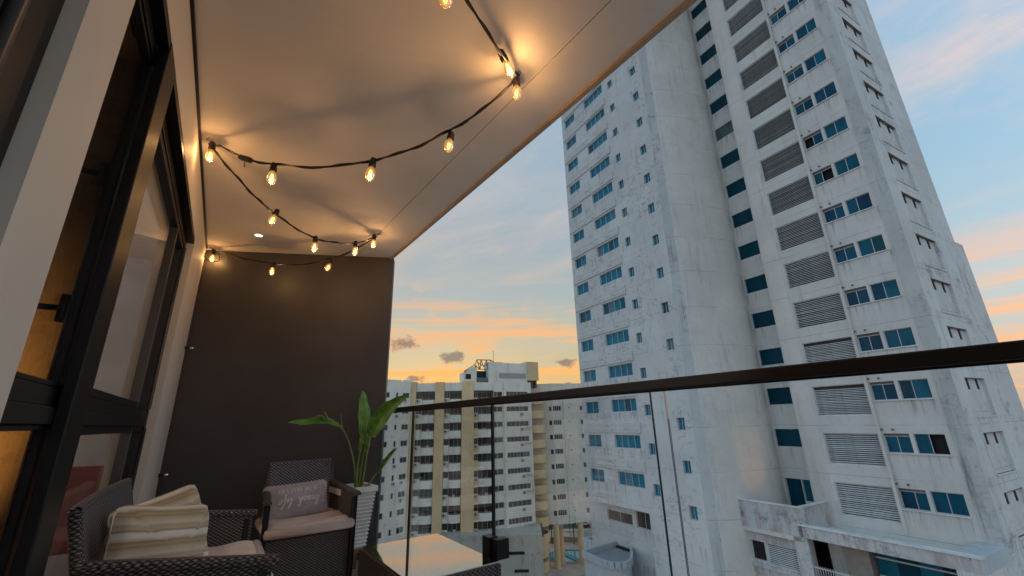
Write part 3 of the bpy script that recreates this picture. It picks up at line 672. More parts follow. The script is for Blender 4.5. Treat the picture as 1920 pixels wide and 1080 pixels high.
# -- terrace with its stained beam
bm2 = T(MB().box(29.0, 29.35, 9.07, 17.08, -6.13, -5.50), 'terrace_beam', M_podium)
T(MB().box(28.93, 29.42, 9.05, 17.10, -5.498, -5.43), 'coping', M_slat, bm2)
T(MB().box(29.3, 32.5, 9.6, 16.84, -6.1, -5.92), 'terrace_slab', M_white)
T(MB().box(29.35, 32.5, 9.07, 10.15, -6.13, -5.46), 'terrace_side', M_annex)  # blue-grey puts the skylight on this slab into its colour
w_ = MB(); facade(w_, lambda u, z, d: (u, 9.07 + d, z), 29.0, 32.5, GZ, -6.13, [(30.6, 31.4, -8.4, -6.9, .25)]); w_.quad((29, 9.07, GZ), (29, 10.1, GZ), (29, 10.1, -6.13), (29, 9.07, -6.13)); T(w_, 'terrace_end_wall', M_right)
T(MB().box(32.3, 32.5, 9.1, 17.3, GZ, -6.1), 'terrace_back_wall', M_white)
T(MB().box(29.9, 30.6, 14.0, 15.3, GZ, -6.11), 'terrace_pier', plain('taupe_pier', (.30, .26, .23), .8))
T(MB().box(30.8, 31.6, 15.6, 16.5, GZ, -6.11), 'terrace_pier', M_white)
gl = T(MB().box(30.3, 30.36, 10.2, 13.9, -6.7, -6.62).box(30.3, 30.36, 10.2, 13.9, -7.62, -7.5), 'glazed_screen', M_alum)
for q in range(4): tpane('pane', M_tealL if q % 2 else M_teald, gl, 30.37, 10.2 + q * .925, 11.11 + q * .925, -9.5, -6.15)
T(MB().box(29.6, 29.9, 10.3, 12.2, -8.2, -7.45), 'terrace_planter', M_annroof)
T(MB().box(29.0, 29.3, 9.1, 14.2, GZ, -8.0), 'terrace_plinth', M_podium)
fc = T(MB().box(29.04, 29.07, 14.1, 16.7, -7.63, -7.58).box(29.04, 29.07, 14.1, 16.7, -8.5, -8.45), 'picket_railing', M_slat)
for q in range(20): T(MB().box(29.03, 29.08, 14.15 + q * .133, 14.18 + q * .133, -8.6, -7.5), 'picket', M_alum, fc)

# -- annex at the foot of the tower
AX = thing('low_annex', 'low pale blue-grey annex with a rounded corner at the foot of the tower', 'building', Matrix.Rotation(-AZT, 3, 'Z') @ Vector((25, 30, GZ)), -AZT); AO = (25, 30, GZ)
crv = [(24.1, 29.7), (24.15, 29.2), (24.35, 28.8), (24.7, 28.55), (25.15, 28.5), (25.6, 28.65), (26.1, 29.0), (26.7, 29.6)]
poly = [(28.29, 31.3), (28.29, 32.9), (24.2, 32.4)] + crv
MB().prism(poly, GZ, -9.9).build('wall', M_annex, AX, AO)
MB().prism([(x * .985 + .38, y * .985 + .44) for x, y in poly], -9.898, -9.86).build('roof', M_annroof, AX, AO)
pr = MB(); ring = [(28.29, 32.9), (24.2, 32.4)] + crv + [(28.29, 31.3)]
for (a, b), (c_, d_) in zip(ring, ring[1:]):
    dv = Vector((c_ - a, d_ - b)); 
    if dv.length < 1e-4: continue
    n = Vector((-dv.y, dv.x)).normalized() * .22
    pr.prism([(a, b), (c_, d_), (c_ + n.x * -1, d_ + n.y * -1), (a - n.x, b - n.y)], -9.9, -9.45)
pr.build('parapet', M_annex, AX, AO)
MB().box(28.0, 28.28, 31.3, 32.8, -9.859, -9.7).build('flashing', M_dark, AX, AO)
A2 = thing('low_annex', 'flat-roofed grey annex behind the rounded one, with dark roof clutter', 'building', Matrix.Rotation(-AZT, 3, 'Z') @ Vector((28, 37, GZ)), -AZT); BO = (28, 37, GZ)
MB().box(28.45, 35, 36.45, 38.0, GZ, -10.6).build('wall', M_annex, A2, BO)
MB().box(28.45, 28.65, 36.45, 38.0, -10.599, -10.2).build('parapet', M_annex, A2, BO)
MB().box(28.65, 35, 37.8, 38.0, -10.599, -10.2).build('parapet', M_annex, A2, BO)
for x, y, s_ in ((29.2, 36.7, .6), (30.3, 36.9, .7), (31.6, 36.6, .5), (32.8, 36.8, .7)): MB().box(x, x + s_, y, y + s_ * 1.1, -10.599, -10.6 + s_ * .6).build('roof_unit', M_pipe, A2, BO, bevel=.04)

# ================================================================== FAR BUILDING
FB = thing('balcony_block', 'long cream apartment block with ochre pillars and rows of rounded balconies', 'building', (42.6, 78, GZ)); FO = (42.6, 78, GZ)
FH = 2.9; FT = 6.6; NF = 9
def F(mb, name, mat, parent=FB, **k): return mb.build(name, mat, parent, FO, **k)
def frame(a, b):
    a = Vector((*a, 0)); b = Vector((*b, 0)); d = (b - a).normalized(); n = Vector((d.y, -d.x, 0))   # n points towards the viewer
    if n.dot(-a) < 0: n = -n
    return Matrix(((d.x, n.x, 0, a.x), (d.y, n.y, 0, a.y), (0, 0, 1, 0), (0, 0, 0, 1)))
def fbox(M, mb, u0, u1, n0, n1, z0, z1): return mb.box(u0, u1, n0, n1, z0, z1, M)
M_pane_i = 0
def fwin(M, u0, u1, z0, z1, npane, dn=-.12, parent=FB, open_=False):
    f = MB()
    fbox(M, f, u0, u1, dn - .04, dn + .02, z0, z0 + .05); fbox(M, f, u0, u1, dn - .04, dn + .02, z1 - .05, z1)
    for q in range(npane + 1):
        x = u0 + (u1 - u0 - .05) * q / npane; fbox(M, f, x, x + .05, dn - .04, dn + .03, z0, z1)
    w = F(f, 'window', M_frame, parent)
    for q in range(npane):
        x0 = u0 + (u1 - u0) * q / npane; x1 = u0 + (u1 - u0) * (q + 1) / npane
        F(fbox(M, MB(), x0 + .02, x1 - .02, dn - .08, dn - .05, z0, z1), 'pane', M_fbglass, w)
    return w
def acunit(M, u, z, n=.0, w=.75):
    a = F(fbox(M, MB(), u, u + w, n, n + .32, z, z + .5), 'air_conditioner', M_ac, bevel=.02)
    F(fbox(M, MB(), u + .08, u + w - .28, n + .321, n + .335, z + .07, z + .43), 'grille', M_dark, a)
# the left wing
M0 = frame((24.0, 78.6), (32.2, 81.3)); hs = []
wins0 = [(1.3, 3.45), (4.88, 5.42), (6.5, 8.1)]
for i in range(NF):
    z1 = FT - FH * i
    for u0, u1 in wins0: hs.append((u0, u1, z1 - .98, z1, .15))
P0 = lambda u, z, d: tuple(M0 @ Vector((u, -d, z)))
w_ = MB(); facade(w_, P0, 0, 8.4, -18.5, 8.7, hs); fbox(M0, w_, 0, 8.4, -8, -.2, -18.5, 8.5); F(w_, 'wing_wall', M_fbwhite)
F(fbox(M0, fbox(M0, MB(), 0, 6.0, -.4, .02, 8.5, 8.95), 6.6, 8.4, -.5, .05, 8.5, 9.05), 'parapet', M_fbwhite)
for i in range(NF):
    z1 = FT - FH * i
    for j, (u0, u1) in enumerate(wins0):
        fwin(M0, u0, u1, z1 - .98, z1, 2 if j != 1 else 1)
        if j and rnd.random() < .62: acunit(M0, u0 + (.0 if j == 1 else .15), z1 - 1.65, 0, .6)
# main front: pillars and balcony bays
M1 = frame((32.2, 81.6), (42.6, 75.2))
for u0, u1, zt in ((-.15, 1.0, 8.75), (4.72, 6.48, 8.62), (9.95, 12.3, 8.7)):
    F(fbox(M1, MB(), u0, u1, -1.5, .30, -18.3, zt), 'pillar', M_fbyel)
F(fbox(M1, MB(), -.15, 12.3, -9, -1.45, -18.5, 8.4), 'core_wall', M_fbwhite)
def bay(M, u0, u1, rowsn, ptop=8.5, acl=True, bow=.85, split=.30, apron=None):
    F(fbox(M, MB(), u0, u1, -1.3, -.02, FT + .25, ptop), 'parapet', M_fbwhite)
    F(fbox(M, MB(), u0 + .3, u1, -.1, .35, FT + .22, FT + .34), 'canopy', M_frame)
    for i in range(rowsn):
        z1 = FT - FH * i; us = u0 + (u1 - u0) * split
        # slab, lintel
        F(fbox(M, MB(), u0, u1, -1.45, -.05, z1 - FH + .02, z1 - FH + .36), 'slab', M_fbwhite)
        npn = rnd.choice((2, 3, 3)); fwin(M, u0 + .03, us, z1 - 1.15, z1 - .02, 1 if rnd.random() < .5 else 2, -.22 if i % 2 else -.35)
        fwin(M, us + .02, u1 - .03, z1 - 2.2, z1 - .02, npn, -1.05)
        F(fbox(M, MB(), u0, us, -.4, -.03, z1 - 2.55, z1 - 1.16), 'apron_wall', apron or M_fbwhite)
        if apron: F(fbox(M, MB(), u0, us, -.5, -.045, z1 - FH + .362, z1 - FH + .36 + .0 + .34), 'apron_lintel', apron)
        if rnd.random() < .75: acunit(M, u0 + .12, z1 - 1.78, -.02, .62)
        # bowed parapet
        n = 10; uw = u1 - us; zt, zb = z1 - 1.42 + rnd.choice((0, 0, .06)), z1 - 2.62
        outer = [(us + uw * k / n, -.02 + bow * math.sin(math.pi * k / n) ** .55) for k in range(n + 1)]
        pm = MB()
        prm = [tuple((M @ Vector((a, b, 0)))[:2]) for a, b in outer]; pri = [tuple((M @ Vector((a, b - .12, 0)))[:2]) for a, b in outer]
        pm.prism(prm + pri[::-1], zb, zt)
        bl = F(pm, 'balcony', M_fbwhite)
        F(MB().prism([tuple((M @ Vector((us + (a - us) * 1.0, b + .05, 0)))[:2]) for a, b in outer] + [tuple((M @ Vector((a, -.9, 0)))[:2]) for a, b in (outer[-1], outer[0])], zb - .14, zb), 'floor_edge', M_fbwhite, bl)
        F(MB().tube([M @ Vector((a, b - .06, zt + .16)) for a, b in outer], .025, 6), 'handrail', M_frame, bl)
        if rnd.random() < .6:
            q = us + uw * rnd.uniform(.2, .6); F(fbox(M, MB(), q, q + .5, -.6, -.25, z1 - 1.7, z1 - 1.1), 'clutter', rnd.choice((M_ac, M_soffit, M_frame)), bl)
bay(M1, 1.02, 4.70, NF); bay(M1, 6.50, 9.93, NF)
M2 = frame((42.6, 75.2), (48.6, 73.6))
F(fbox(M2, MB(), -.1, 6.9, -9, -1.5, -18.5, 8.4), 'core_wall', M_fbwhite)
bay(M2, .05, 4.15, NF, 8.45, True, .75, .22, M_fbyel)
# plain strip with paired windows, and the white rib
hs = [(4.95, 6.02, FT - FH * i - 1.0, FT - FH * i, .15) for i in range(NF)]; P2 = lambda u, z, d: tuple(M2 @ Vector((u, .05 - d, z)))
w_ = MB(); facade(w_, P2, 4.16, 6.25, -18.5, 8.45, hs); F(w_, 'strip_wall', M_fbbeige)
for i in range(NF): fwin(M2, 4.95, 6.02, FT - FH * i - 1.0, FT - FH * i, 1, -.1); fwin(M2, 4.2, 4.9, FT - FH * i - 1.0, FT - FH * i, 1, .10)
F(fbox(M2, MB(), 6.25, 6.75, -.3, .45, -18.4, 8.4), 'rib', M_fbwhite)
# right-hand bay with ribbon windows
M3 = frame((48.9, 73.2), (54.9, 72.4)); hs = [(.12, 5.15, FT - FH * i - .98, FT - FH * i, .15) for i in range(NF)]
P3 = lambda u, z, d: tuple(M3 @ Vector((u, .1 - d, z)))
w_ = MB(); facade(w_, P3, -.05, 5.9, -18.3, 8.5, hs); fbox(M3, w_, -.05, 5.9, -9, -.3, -18.3, 8.3); F(w_, 'ribbon_wall', M_fbwhite)
for i in range(NF):
    z1 = FT - FH * i; fwin(M3, .12, 5.15, z1 - .98, z1, rnd.choice((5, 6, 7)), -.02)
    acunit(M3, 3.2 + rnd.uniform(-.1, .1), z1 - 1.8, .1, .6)
    if i % 3 != 1:
        b_ = F(fbox(M3, MB(), 4.2, 5.7, .1, .7, z1 - 1.35, z1 - 1.27), 'drying_rack', M_frame)
        for q in range(5): F(MB().tube([M3 @ Vector((4.3 + q * .33, .12, z1 - 1.3)), M3 @ Vector((4.25 + q * .33, .72, z1 - 1.0))], .022, 5), 'rail', M_frame, b_)
    F(fbox(M3, MB(), 3.0, 5.8, .1, .22, z1 - 2.52, z1 - 2.46), 'drip_ledge', M_fbbeige)
# ochre rounded stair balconies
for i in range(NF + 1):
    z1 = FT - FH * i - .45; cx, cy = 57.5, 76.0
    poly = [(cx + 2.6 * math.cos(a), cy + 3.0 * math.sin(a)) for a in [R(180 + 18 * k) for k in range(11)]]
    F(MB().prism(poly + [(cx + 2.6, cy + 2), (cx - 2.6, cy + 2)], z1 - 2.0, z1 - .45), 'stair_balcony', M_fbyel)
F(MB().prism([(55.0, 77.2), (60.5, 77.2), (60.5, 79), (55, 79)], -27, 8.0), 'stair_core', M_soffit)
for z0, z1 in ((-24.5, -20.4), (-27, -25.2)):
    F(MB().prism([(57.3 + 2.4 * math.cos(R(180 + 18 * k)), 76 + 2.8 * math.sin(R(180 + 18 * k))) for k in range(11)], z0, z1), 'stair_balcony', M_fbyel)
# beige block on stilts
M5 = frame((60.9, 73.0), (68.6, 70.6)); hs = []
for i in range(1, NF):
    z1 = FT - FH * i; hs += [(.12, 2.0, z1 - 1.0, z1, .15), (3.7, 4.05, z1 - .5, z1 - .2, .15), (6.5, 7.15, z1 - 1.0, z1 - .05, .15)]
P5 = lambda u, z, d: tuple(M5 @ Vector((u, -d, z)))
w_ = MB(); facade(w_, P5, 0, 7.75, -19.2, 8.5, hs); a5 = M5 @ Vector((0, 0, 0)); b5 = M5 @ Vector((7.75, 0, 0)); back = Vector((1.9, 6.5, 0))
s5 = Vector((57.6, 76.6, 0)) - a5
w_.quad((a5.x, a5.y, -19.2), (a5.x, a5.y, 8.5), (a5.x + s5.x, a5.y + s5.y, 8.5), (a5.x + s5.x, a5.y + s5.y, -19.2))
w_.add([(a5.x, a5.y, -19.2), (b5.x, b5.y, -19.2), (b5.x + 2, b5.y + 9, -19.2), (a5.x + s5.x, a5.y + s5.y, -19.2)], [(0, 1, 2, 3)])
w_.add([(a5.x, a5.y, 8.3), (b5.x, b5.y, 8.3), (b5.x + 2, b5.y + 9, 8.3), (a5.x + s5.x, a5.y + s5.y, 8.3)], [(0, 1, 2, 3)])
w_.quad((b5.x, b5.y, -19.2), (b5.x, b5.y, 8.5), (b5.x + 2, b5.y + 9, 8.5), (b5.x + 2, b5.y + 9, -19.2))
F(w_, 'stilt_block_wall', M_fbbeige)
F(fbox(M5, MB(), 2.5, 3.2, -.05, .22, -19.2, 8.45), 'rib', M_fbbeige)
F(fbox(M5, MB(), 4.8, 5.7, -3, -2, 8.5, 8.9), 'roof_tank', M_fbbeige)
for i in range(1, NF):
    z1 = FT - FH * i; fwin(M5, .12, 2.0, z1 - 1.0, z1, 4, -.08); fwin(M5, 6.5, 7.15, z1 - 1.0, z1 - .05, 2, -.08); fwin(M5, 3.7, 4.05, z1 - .5, z1 - .2, 1, -.08)
    f_ = Vector((-.55, .6, 0)).normalized(); p_ = a5 + s5 * .10
    F(MB().box(-.3, .3, -.03, .03, z1 - 1.0, z1 - .1, Matrix.Translation((p_.x, p_.y, 0)) @ Matrix.Rotation(math.atan2(s5.y, s5.x), 4, 'Z')), 'side_window', M_fbglass)
for x, y, r_ in ((60.75, 73.6, .62), (63.2, 75.2, .62), (66.0, 72.2, .62)):
    F(MB().lathe([(r_, GZ), (r_, -19.2)], Matrix.Translation((x, y, 0)), 20), 'stilt', M_fbyel, smooth=True)
# podium
MP = frame((40.0, 72.2), (50.3, 64.7)); hs = [(5.9, 9.6, -20.9, -20.35, .4), (7.8, 10.2, -23.55, -23.0, .4)]
PP = lambda u, z, d: tuple(MP @ Vector((u, -d, z)))
w_ = MB(); facade(w_, PP, -6, 12.7, GZ, -18.0, hs); fbox(MP, w_, -6, 12.7, -9.5, -.45, GZ, -18.05); c_ = MP @ Vector((12.7, 0, 0)); d_ = MP @ Vector((12.7, -6, 0))
w_.quad((c_.x, c_.y, GZ), (d_.x, d_.y, GZ), (d_.x, d_.y, -18), (c_.x, c_.y, -18)); F(w_, 'podium', M_fbpod)
for a_, b_, z0_, z1_, e_ in hs: F(fbox(MP, MB(), a_, b_, -.39, -.36, z0_, z1_), 'vent_slot_shade', M_void)  # dark backing sheets put in for the shade inside the vents
F(fbox(MP, MB(), -6, 13.0, -9.0, -1.5, -18.6, -18.06), 'podium_roof', M_dark)
# roof: plant room, steel truss, tank room
F(fbox(M3, MB(), -1.4, 5.5, -4.5, -.6, 8.4, 12.45), 'tank_room', M_fbwhite)
F(fbox(M3, MB(), -1.1, 5.2, -.62, -.56, 9.3, 10.4), 'stain_panel', plain('pinkish_patch', (.42, .38, .36), .9))
F(fbox(M3, MB(), 5.5, 8.3, -5, -.5, 9.0, 12.9), 'tank_room', M_fbyel)
for q in (5.7, 7.0, 8.0): F(fbox(M3, MB(), q, q + .35, -3, -1.5, 7.5, 9.0), 'post', M_soffit)
gp = [(-1.7, 8.3), (5.2, 8.3), (5.2, 12.9), (3.6, 12.9), (.6, 12.0), (-1.7, 10.6)]
F(MB().add([tuple(M2 @ Vector((u, -1.2, z))) for u, z in [(-1.7, 8.3), (1.0, 8.3), (1.0, 12.0), (-1.7, 10.6)]] + [tuple(M2 @ Vector((u, -5, z))) for u, z in [(-1.7, 8.3), (1.0, 8.3), (1.0, 12.0), (-1.7, 10.6)]], [(0, 1, 2, 3), (7, 6, 5, 4), (0, 4, 5, 1), (1, 5, 6, 2), (2, 6, 7, 3), (3, 7, 4, 0)]), 'plant_room', M_fbwhite)
F(fbox(M2, MB(), -1.3, -.2, -1.19, -1.15, 9.2, 10.2), 'lattice_window', M_fbglass)
F(fbox(M2, MB(), 3.4, 6.6, -4, -.7, 8.3, 12.7), 'plant_room', M_fbwhite)
F(fbox(M2, MB(), 1.0, 3.4, -3.4, -2.6, 8.3, 11.0), 'glazed_terrace', M_teald)
F(fbox(M2, MB(), 1.1, 3.2, -1.4, -1.0, 8.5, 9.5), 'roof_tank', M_pipe)
tr = F(MB().tube([M2 @ Vector(p) for p in ((-1.7, -1.1, 10.7), (.6, -1.1, 12.1), (1.0, -1.1, 13.1), (4.0, -1.1, 13.1), (5.0, -1.1, 12.5))], .10, 6), 'roof_truss', M_steel)
for a, b in (((.6, 12.0), (1.7, 11.2)), ((1.7, 11.2), (1.9, 13.1)), ((1.9, 13.1), (2.5, 11.6)), ((2.5, 11.6), (3.1, 13.1)), ((3.1, 13.1), (3.4, 11.2)), ((1.0, 11.2), (3.6, 11.2)), ((1.2, 12.6), (2.2, 11.9)), ((2.8, 11.9), (3.8, 12.6)), ((1.0, 13.1), (1.7, 11.2)), ((4.0, 13.1), (3.4, 11.2))):
    F(MB().tube([M2 @ Vector((a[0], -1.1, a[1])), M2 @ Vector((b[0], -1.1, b[1]))], .085, 6), 'brace', M_steel, tr)
F(MB().tube([M2 @ Vector((4.9, -2, 12.6)), M2 @ Vector((4.9, -2, 15.2))], .04, 6), 'antenna', M_steel)

# ---- pool court below the stilts
o = MB(); o.prism([(55, 70), (70, 66), (82, 80), (66, 92), (58, 84)], GZ - .05, GZ + .12); struct(o.build('pool_terrace', M_deck))
o = MB(); o.prism([(67.0 + 4.2 * math.cos(a) * (1 + .15 * math.sin(3 * a)), 78.0 + 4.0 * math.sin(a)) for a in [R(10 * k) for k in range(36)]], GZ, GZ + .14); pool = struct(o.build('water', M_pool))
o = MB()
for k in range(36):
    a, b = R(10 * k), R(10 * k + 10); f_ = lambda q, s_: (67.0 + 4.2 * s_ * math.cos(q) * (1 + .15 * math.sin(3 * q)), 78.0 + 4.0 * s_ * math.sin(q))
    o.prism([f_(a, 1.0), f_(b, 1.0), f_(b, 1.12), f_(a, 1.12)], GZ + .1, GZ + .26)
o.build('pool_rim', plain('pool_rim_stone', (.42, .28, .20), .8), pool)
MB().prism([(66.2, 74.0), (67.4, 74.0), (68.6, 82), (67.4, 82)], GZ + .13, GZ + .30).build('footbridge', plain('bridge_tile', (.05, .26, .30), .5), pool)
# low wall round the court
lw = thing('court_wall', 'low curved pinkish wall round the pool court', 'wall', (70, 86, GZ))
o = MB()
pts = [(60, 86), (64, 89), (69, 90), (74, 87.5), (79, 82)]
for (a, b), (c_, d_) in zip(pts, pts[1:]):
    n = Vector((-(d_ - b), c_ - a)).normalized() * .18; o.prism([(a - n.x, b - n.y), (c_ - n.x, d_ - n.y), (c_ + n.x, d_ + n.y), (a + n.x, b + n.y)], GZ, GZ + 1.1)
o.build('wall', plain('pinkish_render', (.38, .26, .20), .85), lw, (70, 86, GZ))
def bush(x, y, r_, label, seed):
    q = random.Random(seed); t_ = thing('shrub', label, 'shrub', (x, y, GZ + .1), group='shrubs round the pool court')
    MB().tube([(0, 0, 0), (.05, .02, r_ * .7)], [.09, .04], 6).build('trunk', M_trunk, t_)
    mb = MB()
    for _ in range(90):
        d = Vector((q.gauss(0, 1), q.gauss(0, 1), q.gauss(0, 1))).normalized() * r_ * q.uniform(.45, 1.0); p = d + Vector((0, 0, r_ * .9)); s_ = q.uniform(.14, .3) * r_
        n = Vector((q.gauss(0, 1), q.gauss(0, 1), q.gauss(0, 1))).normalized(); a = n.orthogonal().normalized() * s_; b = n.cross(a).normalized() * s_ * .5
        mb.add([p - a, p + b, p + a, p - b], [(0, 1, 2, 3)])
    mb.build('crown', M_hedge, t_)
for i, (x, y, r_, lb) in enumerate(((62.4, 79.5, 1.1, 'round green shrub left of the pool under the stilt block'), (71.8, 75.6, 1.2, 'leafy shrub at the right rim of the pool'), (69.9, 72.6, 1.3, 'dense shrub in front of the pool near the right stilt'), (73.6, 79.4, 1.0, 'small shrub behind the right stilt'), (61.2, 88.0, 1.4, 'wide shrub against the low court wall'), (66.2, 70.0, 1.0, 'low shrub on the terrace nearest the pool'))): bush(x, y, r_, lb, i + 3)
def palm(x, y, h, label, seed):
    q = random.Random(seed); t_ = thing('palm_tree', label, 'palm', (x, y, GZ + .1), group='palms by the pool')
    MB().tube([(0, 0, 0), (.1, .05, h * .5), (.25, .1, h)], [.2, .14, .11], 8).build('trunk', M_trunk, t_)
    mb = MB()
    for k in range(16):
        a = 2 * math.pi * k / 16 + q.uniform(-.15, .15); L = q.uniform(1.6, 2.3); el = q.uniform(.1, .9); d = Vector((math.cos(a), math.sin(a), 0)); s_ = Vector((-d.y, d.x, 0))
        sp = [Vector((.25, .1, h)) + d * L * f_ + Vector((0, 0, L * (el * f_ - 1.1 * f_ * f_))) for f_ in (0, .25, .5, .75, 1)]
        for i in range(4):
            w0, w1 = (.12, .34, .34, .22, .03)[i], (.12, .34, .34, .22, .03)[i + 1]
            mb.add([sp[i] - s_ * w0, sp[i], sp[i] + s_ * w0, sp[i + 1] - s_ * w1 - Vector((0, 0, .1)), sp[i + 1], sp[i + 1] + s_ * w1 - Vector((0, 0, .1))], [(0, 1, 4, 3), (1, 2, 5, 4)])
    mb.build('crown', M_hedge, t_)
palm(74.5, 84.0, 5.2, 'palm with a straight trunk behind the pool', 1); palm(70.8, 87.6, 4.2, 'shorter palm beside the low court wall', 2)
# parked cars on the street
def car(x, y, rz, col, label):
    t_ = thing('parked_car', label, 'car', (x, y, GZ + .02), rz, 'cars parked along the street')
    pm = plain('car_paint', col, .25, 0, .05, 2, 0, .6)
    prof = [(-2.1, .35), (2.1, .35), (2.15, .75), (1.2, .92), (.6, 1.42), (-1.2, 1.45), (-1.9, .98), (-2.15, .85)]
    n = len(prof); vs = [(a, -.82, b) for a, b in prof] + [(a, .82, b) for a, b in prof]
    MB().add(vs, [tuple(range(n)), tuple(reversed(range(n, 2 * n)))] + [(i, i + n, (i + 1) % n + n, (i + 1) % n) for i in range(n)]).build('body', pm, t_, bevel=.05)
    for s_ in (-1, 1):
        MB().add([(1.05, s_ * .828, .95), (.52, s_ * .828, 1.36), (-1.1, s_ * .828, 1.38), (-1.7, s_ * .828, 1.0)], [(0, 1, 2, 3)]).build('side_window', M_fbglass, t_)
        for xx in (-1.3, 1.3): MB().lathe([(.001, -.1), (.32, -.1), (.32, .1), (.001, .1)], Matrix.Translation((xx, s_ * .75, .32)) @ Matrix.Rotation(R(90), 4, 'X'), 12).build('wheel', M_rubber, t_)
    MB().add([(1.16, -.7, .97), (.64, -.66, 1.40), (.64, .66, 1.40), (1.16, .7, .97)], [(0, 1, 2, 3)]).build('windscreen', M_fbglass, t_).location = (.015, 0, .01)
car(88.5, 95.5, R(-37), (.6, .6, .58), 'white car parked at the left on the street beyond the pool')
car(94.0, 91.3, R(-37), (.05, .05, .06), 'black car parked between the white and the red car on the street')
car(99.3, 87.2, R(-37), (.30, .04, .03), 'red car parked at the right end of the row on the street')
# low house with a clay roof by the tower
lh = thing('low_house', 'low pinkish house with a clay-tiled roof between the stilt block and the tower', 'building', (82, 72, GZ), R(-37))
MB().box(-9, 9, -5, 5, 0, 4.2).build('wall', plain('pink_wall', (.42, .27, .22), .85), lh)
MB().add([(-9.5, -5.5, 4.2), (9.5, -5.5, 4.2), (9.5, 5.5, 4.2), (-9.5, 5.5, 4.2), (-7, 0, 6.2), (7, 0, 6.2)], [(0, 1, 5, 4), (2, 3, 4, 5), (1, 2, 5), (3, 0, 4), (0, 3, 2, 1)]).build('roof', M_tile, lh)
for q in range(5):
    w_ = MB().box(-8 + q * 3.6, -6.6 + q * 3.6, -5.06, -5.0, 1.4, 2.8).build('window', M_frame, lh); MB().box(-7.9 + q * 3.6, -6.7 + q * 3.6, -5.075, -5.061, 1.5, 2.7).build('pane', M_fbglass, w_)
gh = thing('grey_house', 'plain grey house beyond the street, behind the clay-roofed house', 'building', (104, 100, GZ), R(-37))
MB().box(-14, 14, -5, 5, 0, 7.5).build('wall', plain('grey_wall', (.33, .31, .29), .85), gh); MB().box(-14.3, 14.3, -5.3, 5.3, 7.5, 7.9).build('roof', M_annroof, gh)
for q in range(7):
    w_ = MB().box(-12.6 + q * 3.8, -11 + q * 3.8, -5.06, -5.0, 3.9, 5.4).build('window', M_frame, gh); MB().box(-12.5 + q * 3.8, -11.1 + q * 3.8, -5.075, -5.061, 4.0, 5.3).build('pane', M_fbglass, w_)
sl_ = thing('street_lamp', 'thin street lamp on the terrace behind the pool', 'lamp', (76.5, 87.5, GZ))
MB().tube([(0, 0, 0), (0, 0, 5.6), (-.2, -.3, 6.0), (-.8, -1.0, 6.1)], [.09, .06, .05, .04], 8).build('pole', M_pipe, sl_); MB().box(-1.2, -.7, -1.3, -.9, 6.05, 6.18).build('head', M_frame, sl_)

# ================================================================== BALCONY THINGS
# ---- glass balustrade
RA = thing('glass_railing', 'frameless glass balustrade with a dark bronze top rail along the balcony', 'railing', (1.32, 1.3, 0)); RO_ = (1.32, 1.3, 0)
MB().box(1.299, 1.341, -1.45, 4.055, 1.188, 1.225).build('top_rail', M_rail, RA, RO_, bevel=.005)
MB().box(1.312, 1.328, -1.45, 4.05, 1.183, 1.1878).build('rail_channel', M_blackm, RA, RO_)
MB().box(1.290, 1.350, -1.45, 4.05, .0, .085).build('base_channel', M_blackm, RA, RO_)
for y0, y1 in ((3.285, 4.045), (2.118, 3.272), (1.022, 2.105), (-1.4, .957)):
    g = MB().box(1.315, 1.325, y0, y1, .06, 1.183).build('glass_panel', M_glass, RA, RO_)
    [MB().box(1.3148, 1.3252, a, a + .0010, .06, 1.1825).build('edge', M_edge, g, RO_) for a in (y0 - .0012, y1 + .0002)]
for y, w in ((3.2785, .0016), (2.1115, .0022)): MB().box(1.310, 1.330, y - w, y + w, .06, 1.182).build('joint_strip', M_blackm, RA, RO_)
cl_ = MB().box(1.256, 1.312, 2.055, 2.125, .0, .535).build('clamp_post', M_black, RA, RO_, bevel=.004)
MB().box(1.27, 1.345, 2.005, 2.0545, .44, .53).build('clamp', M_black, cl_, RO_, bevel=.004)

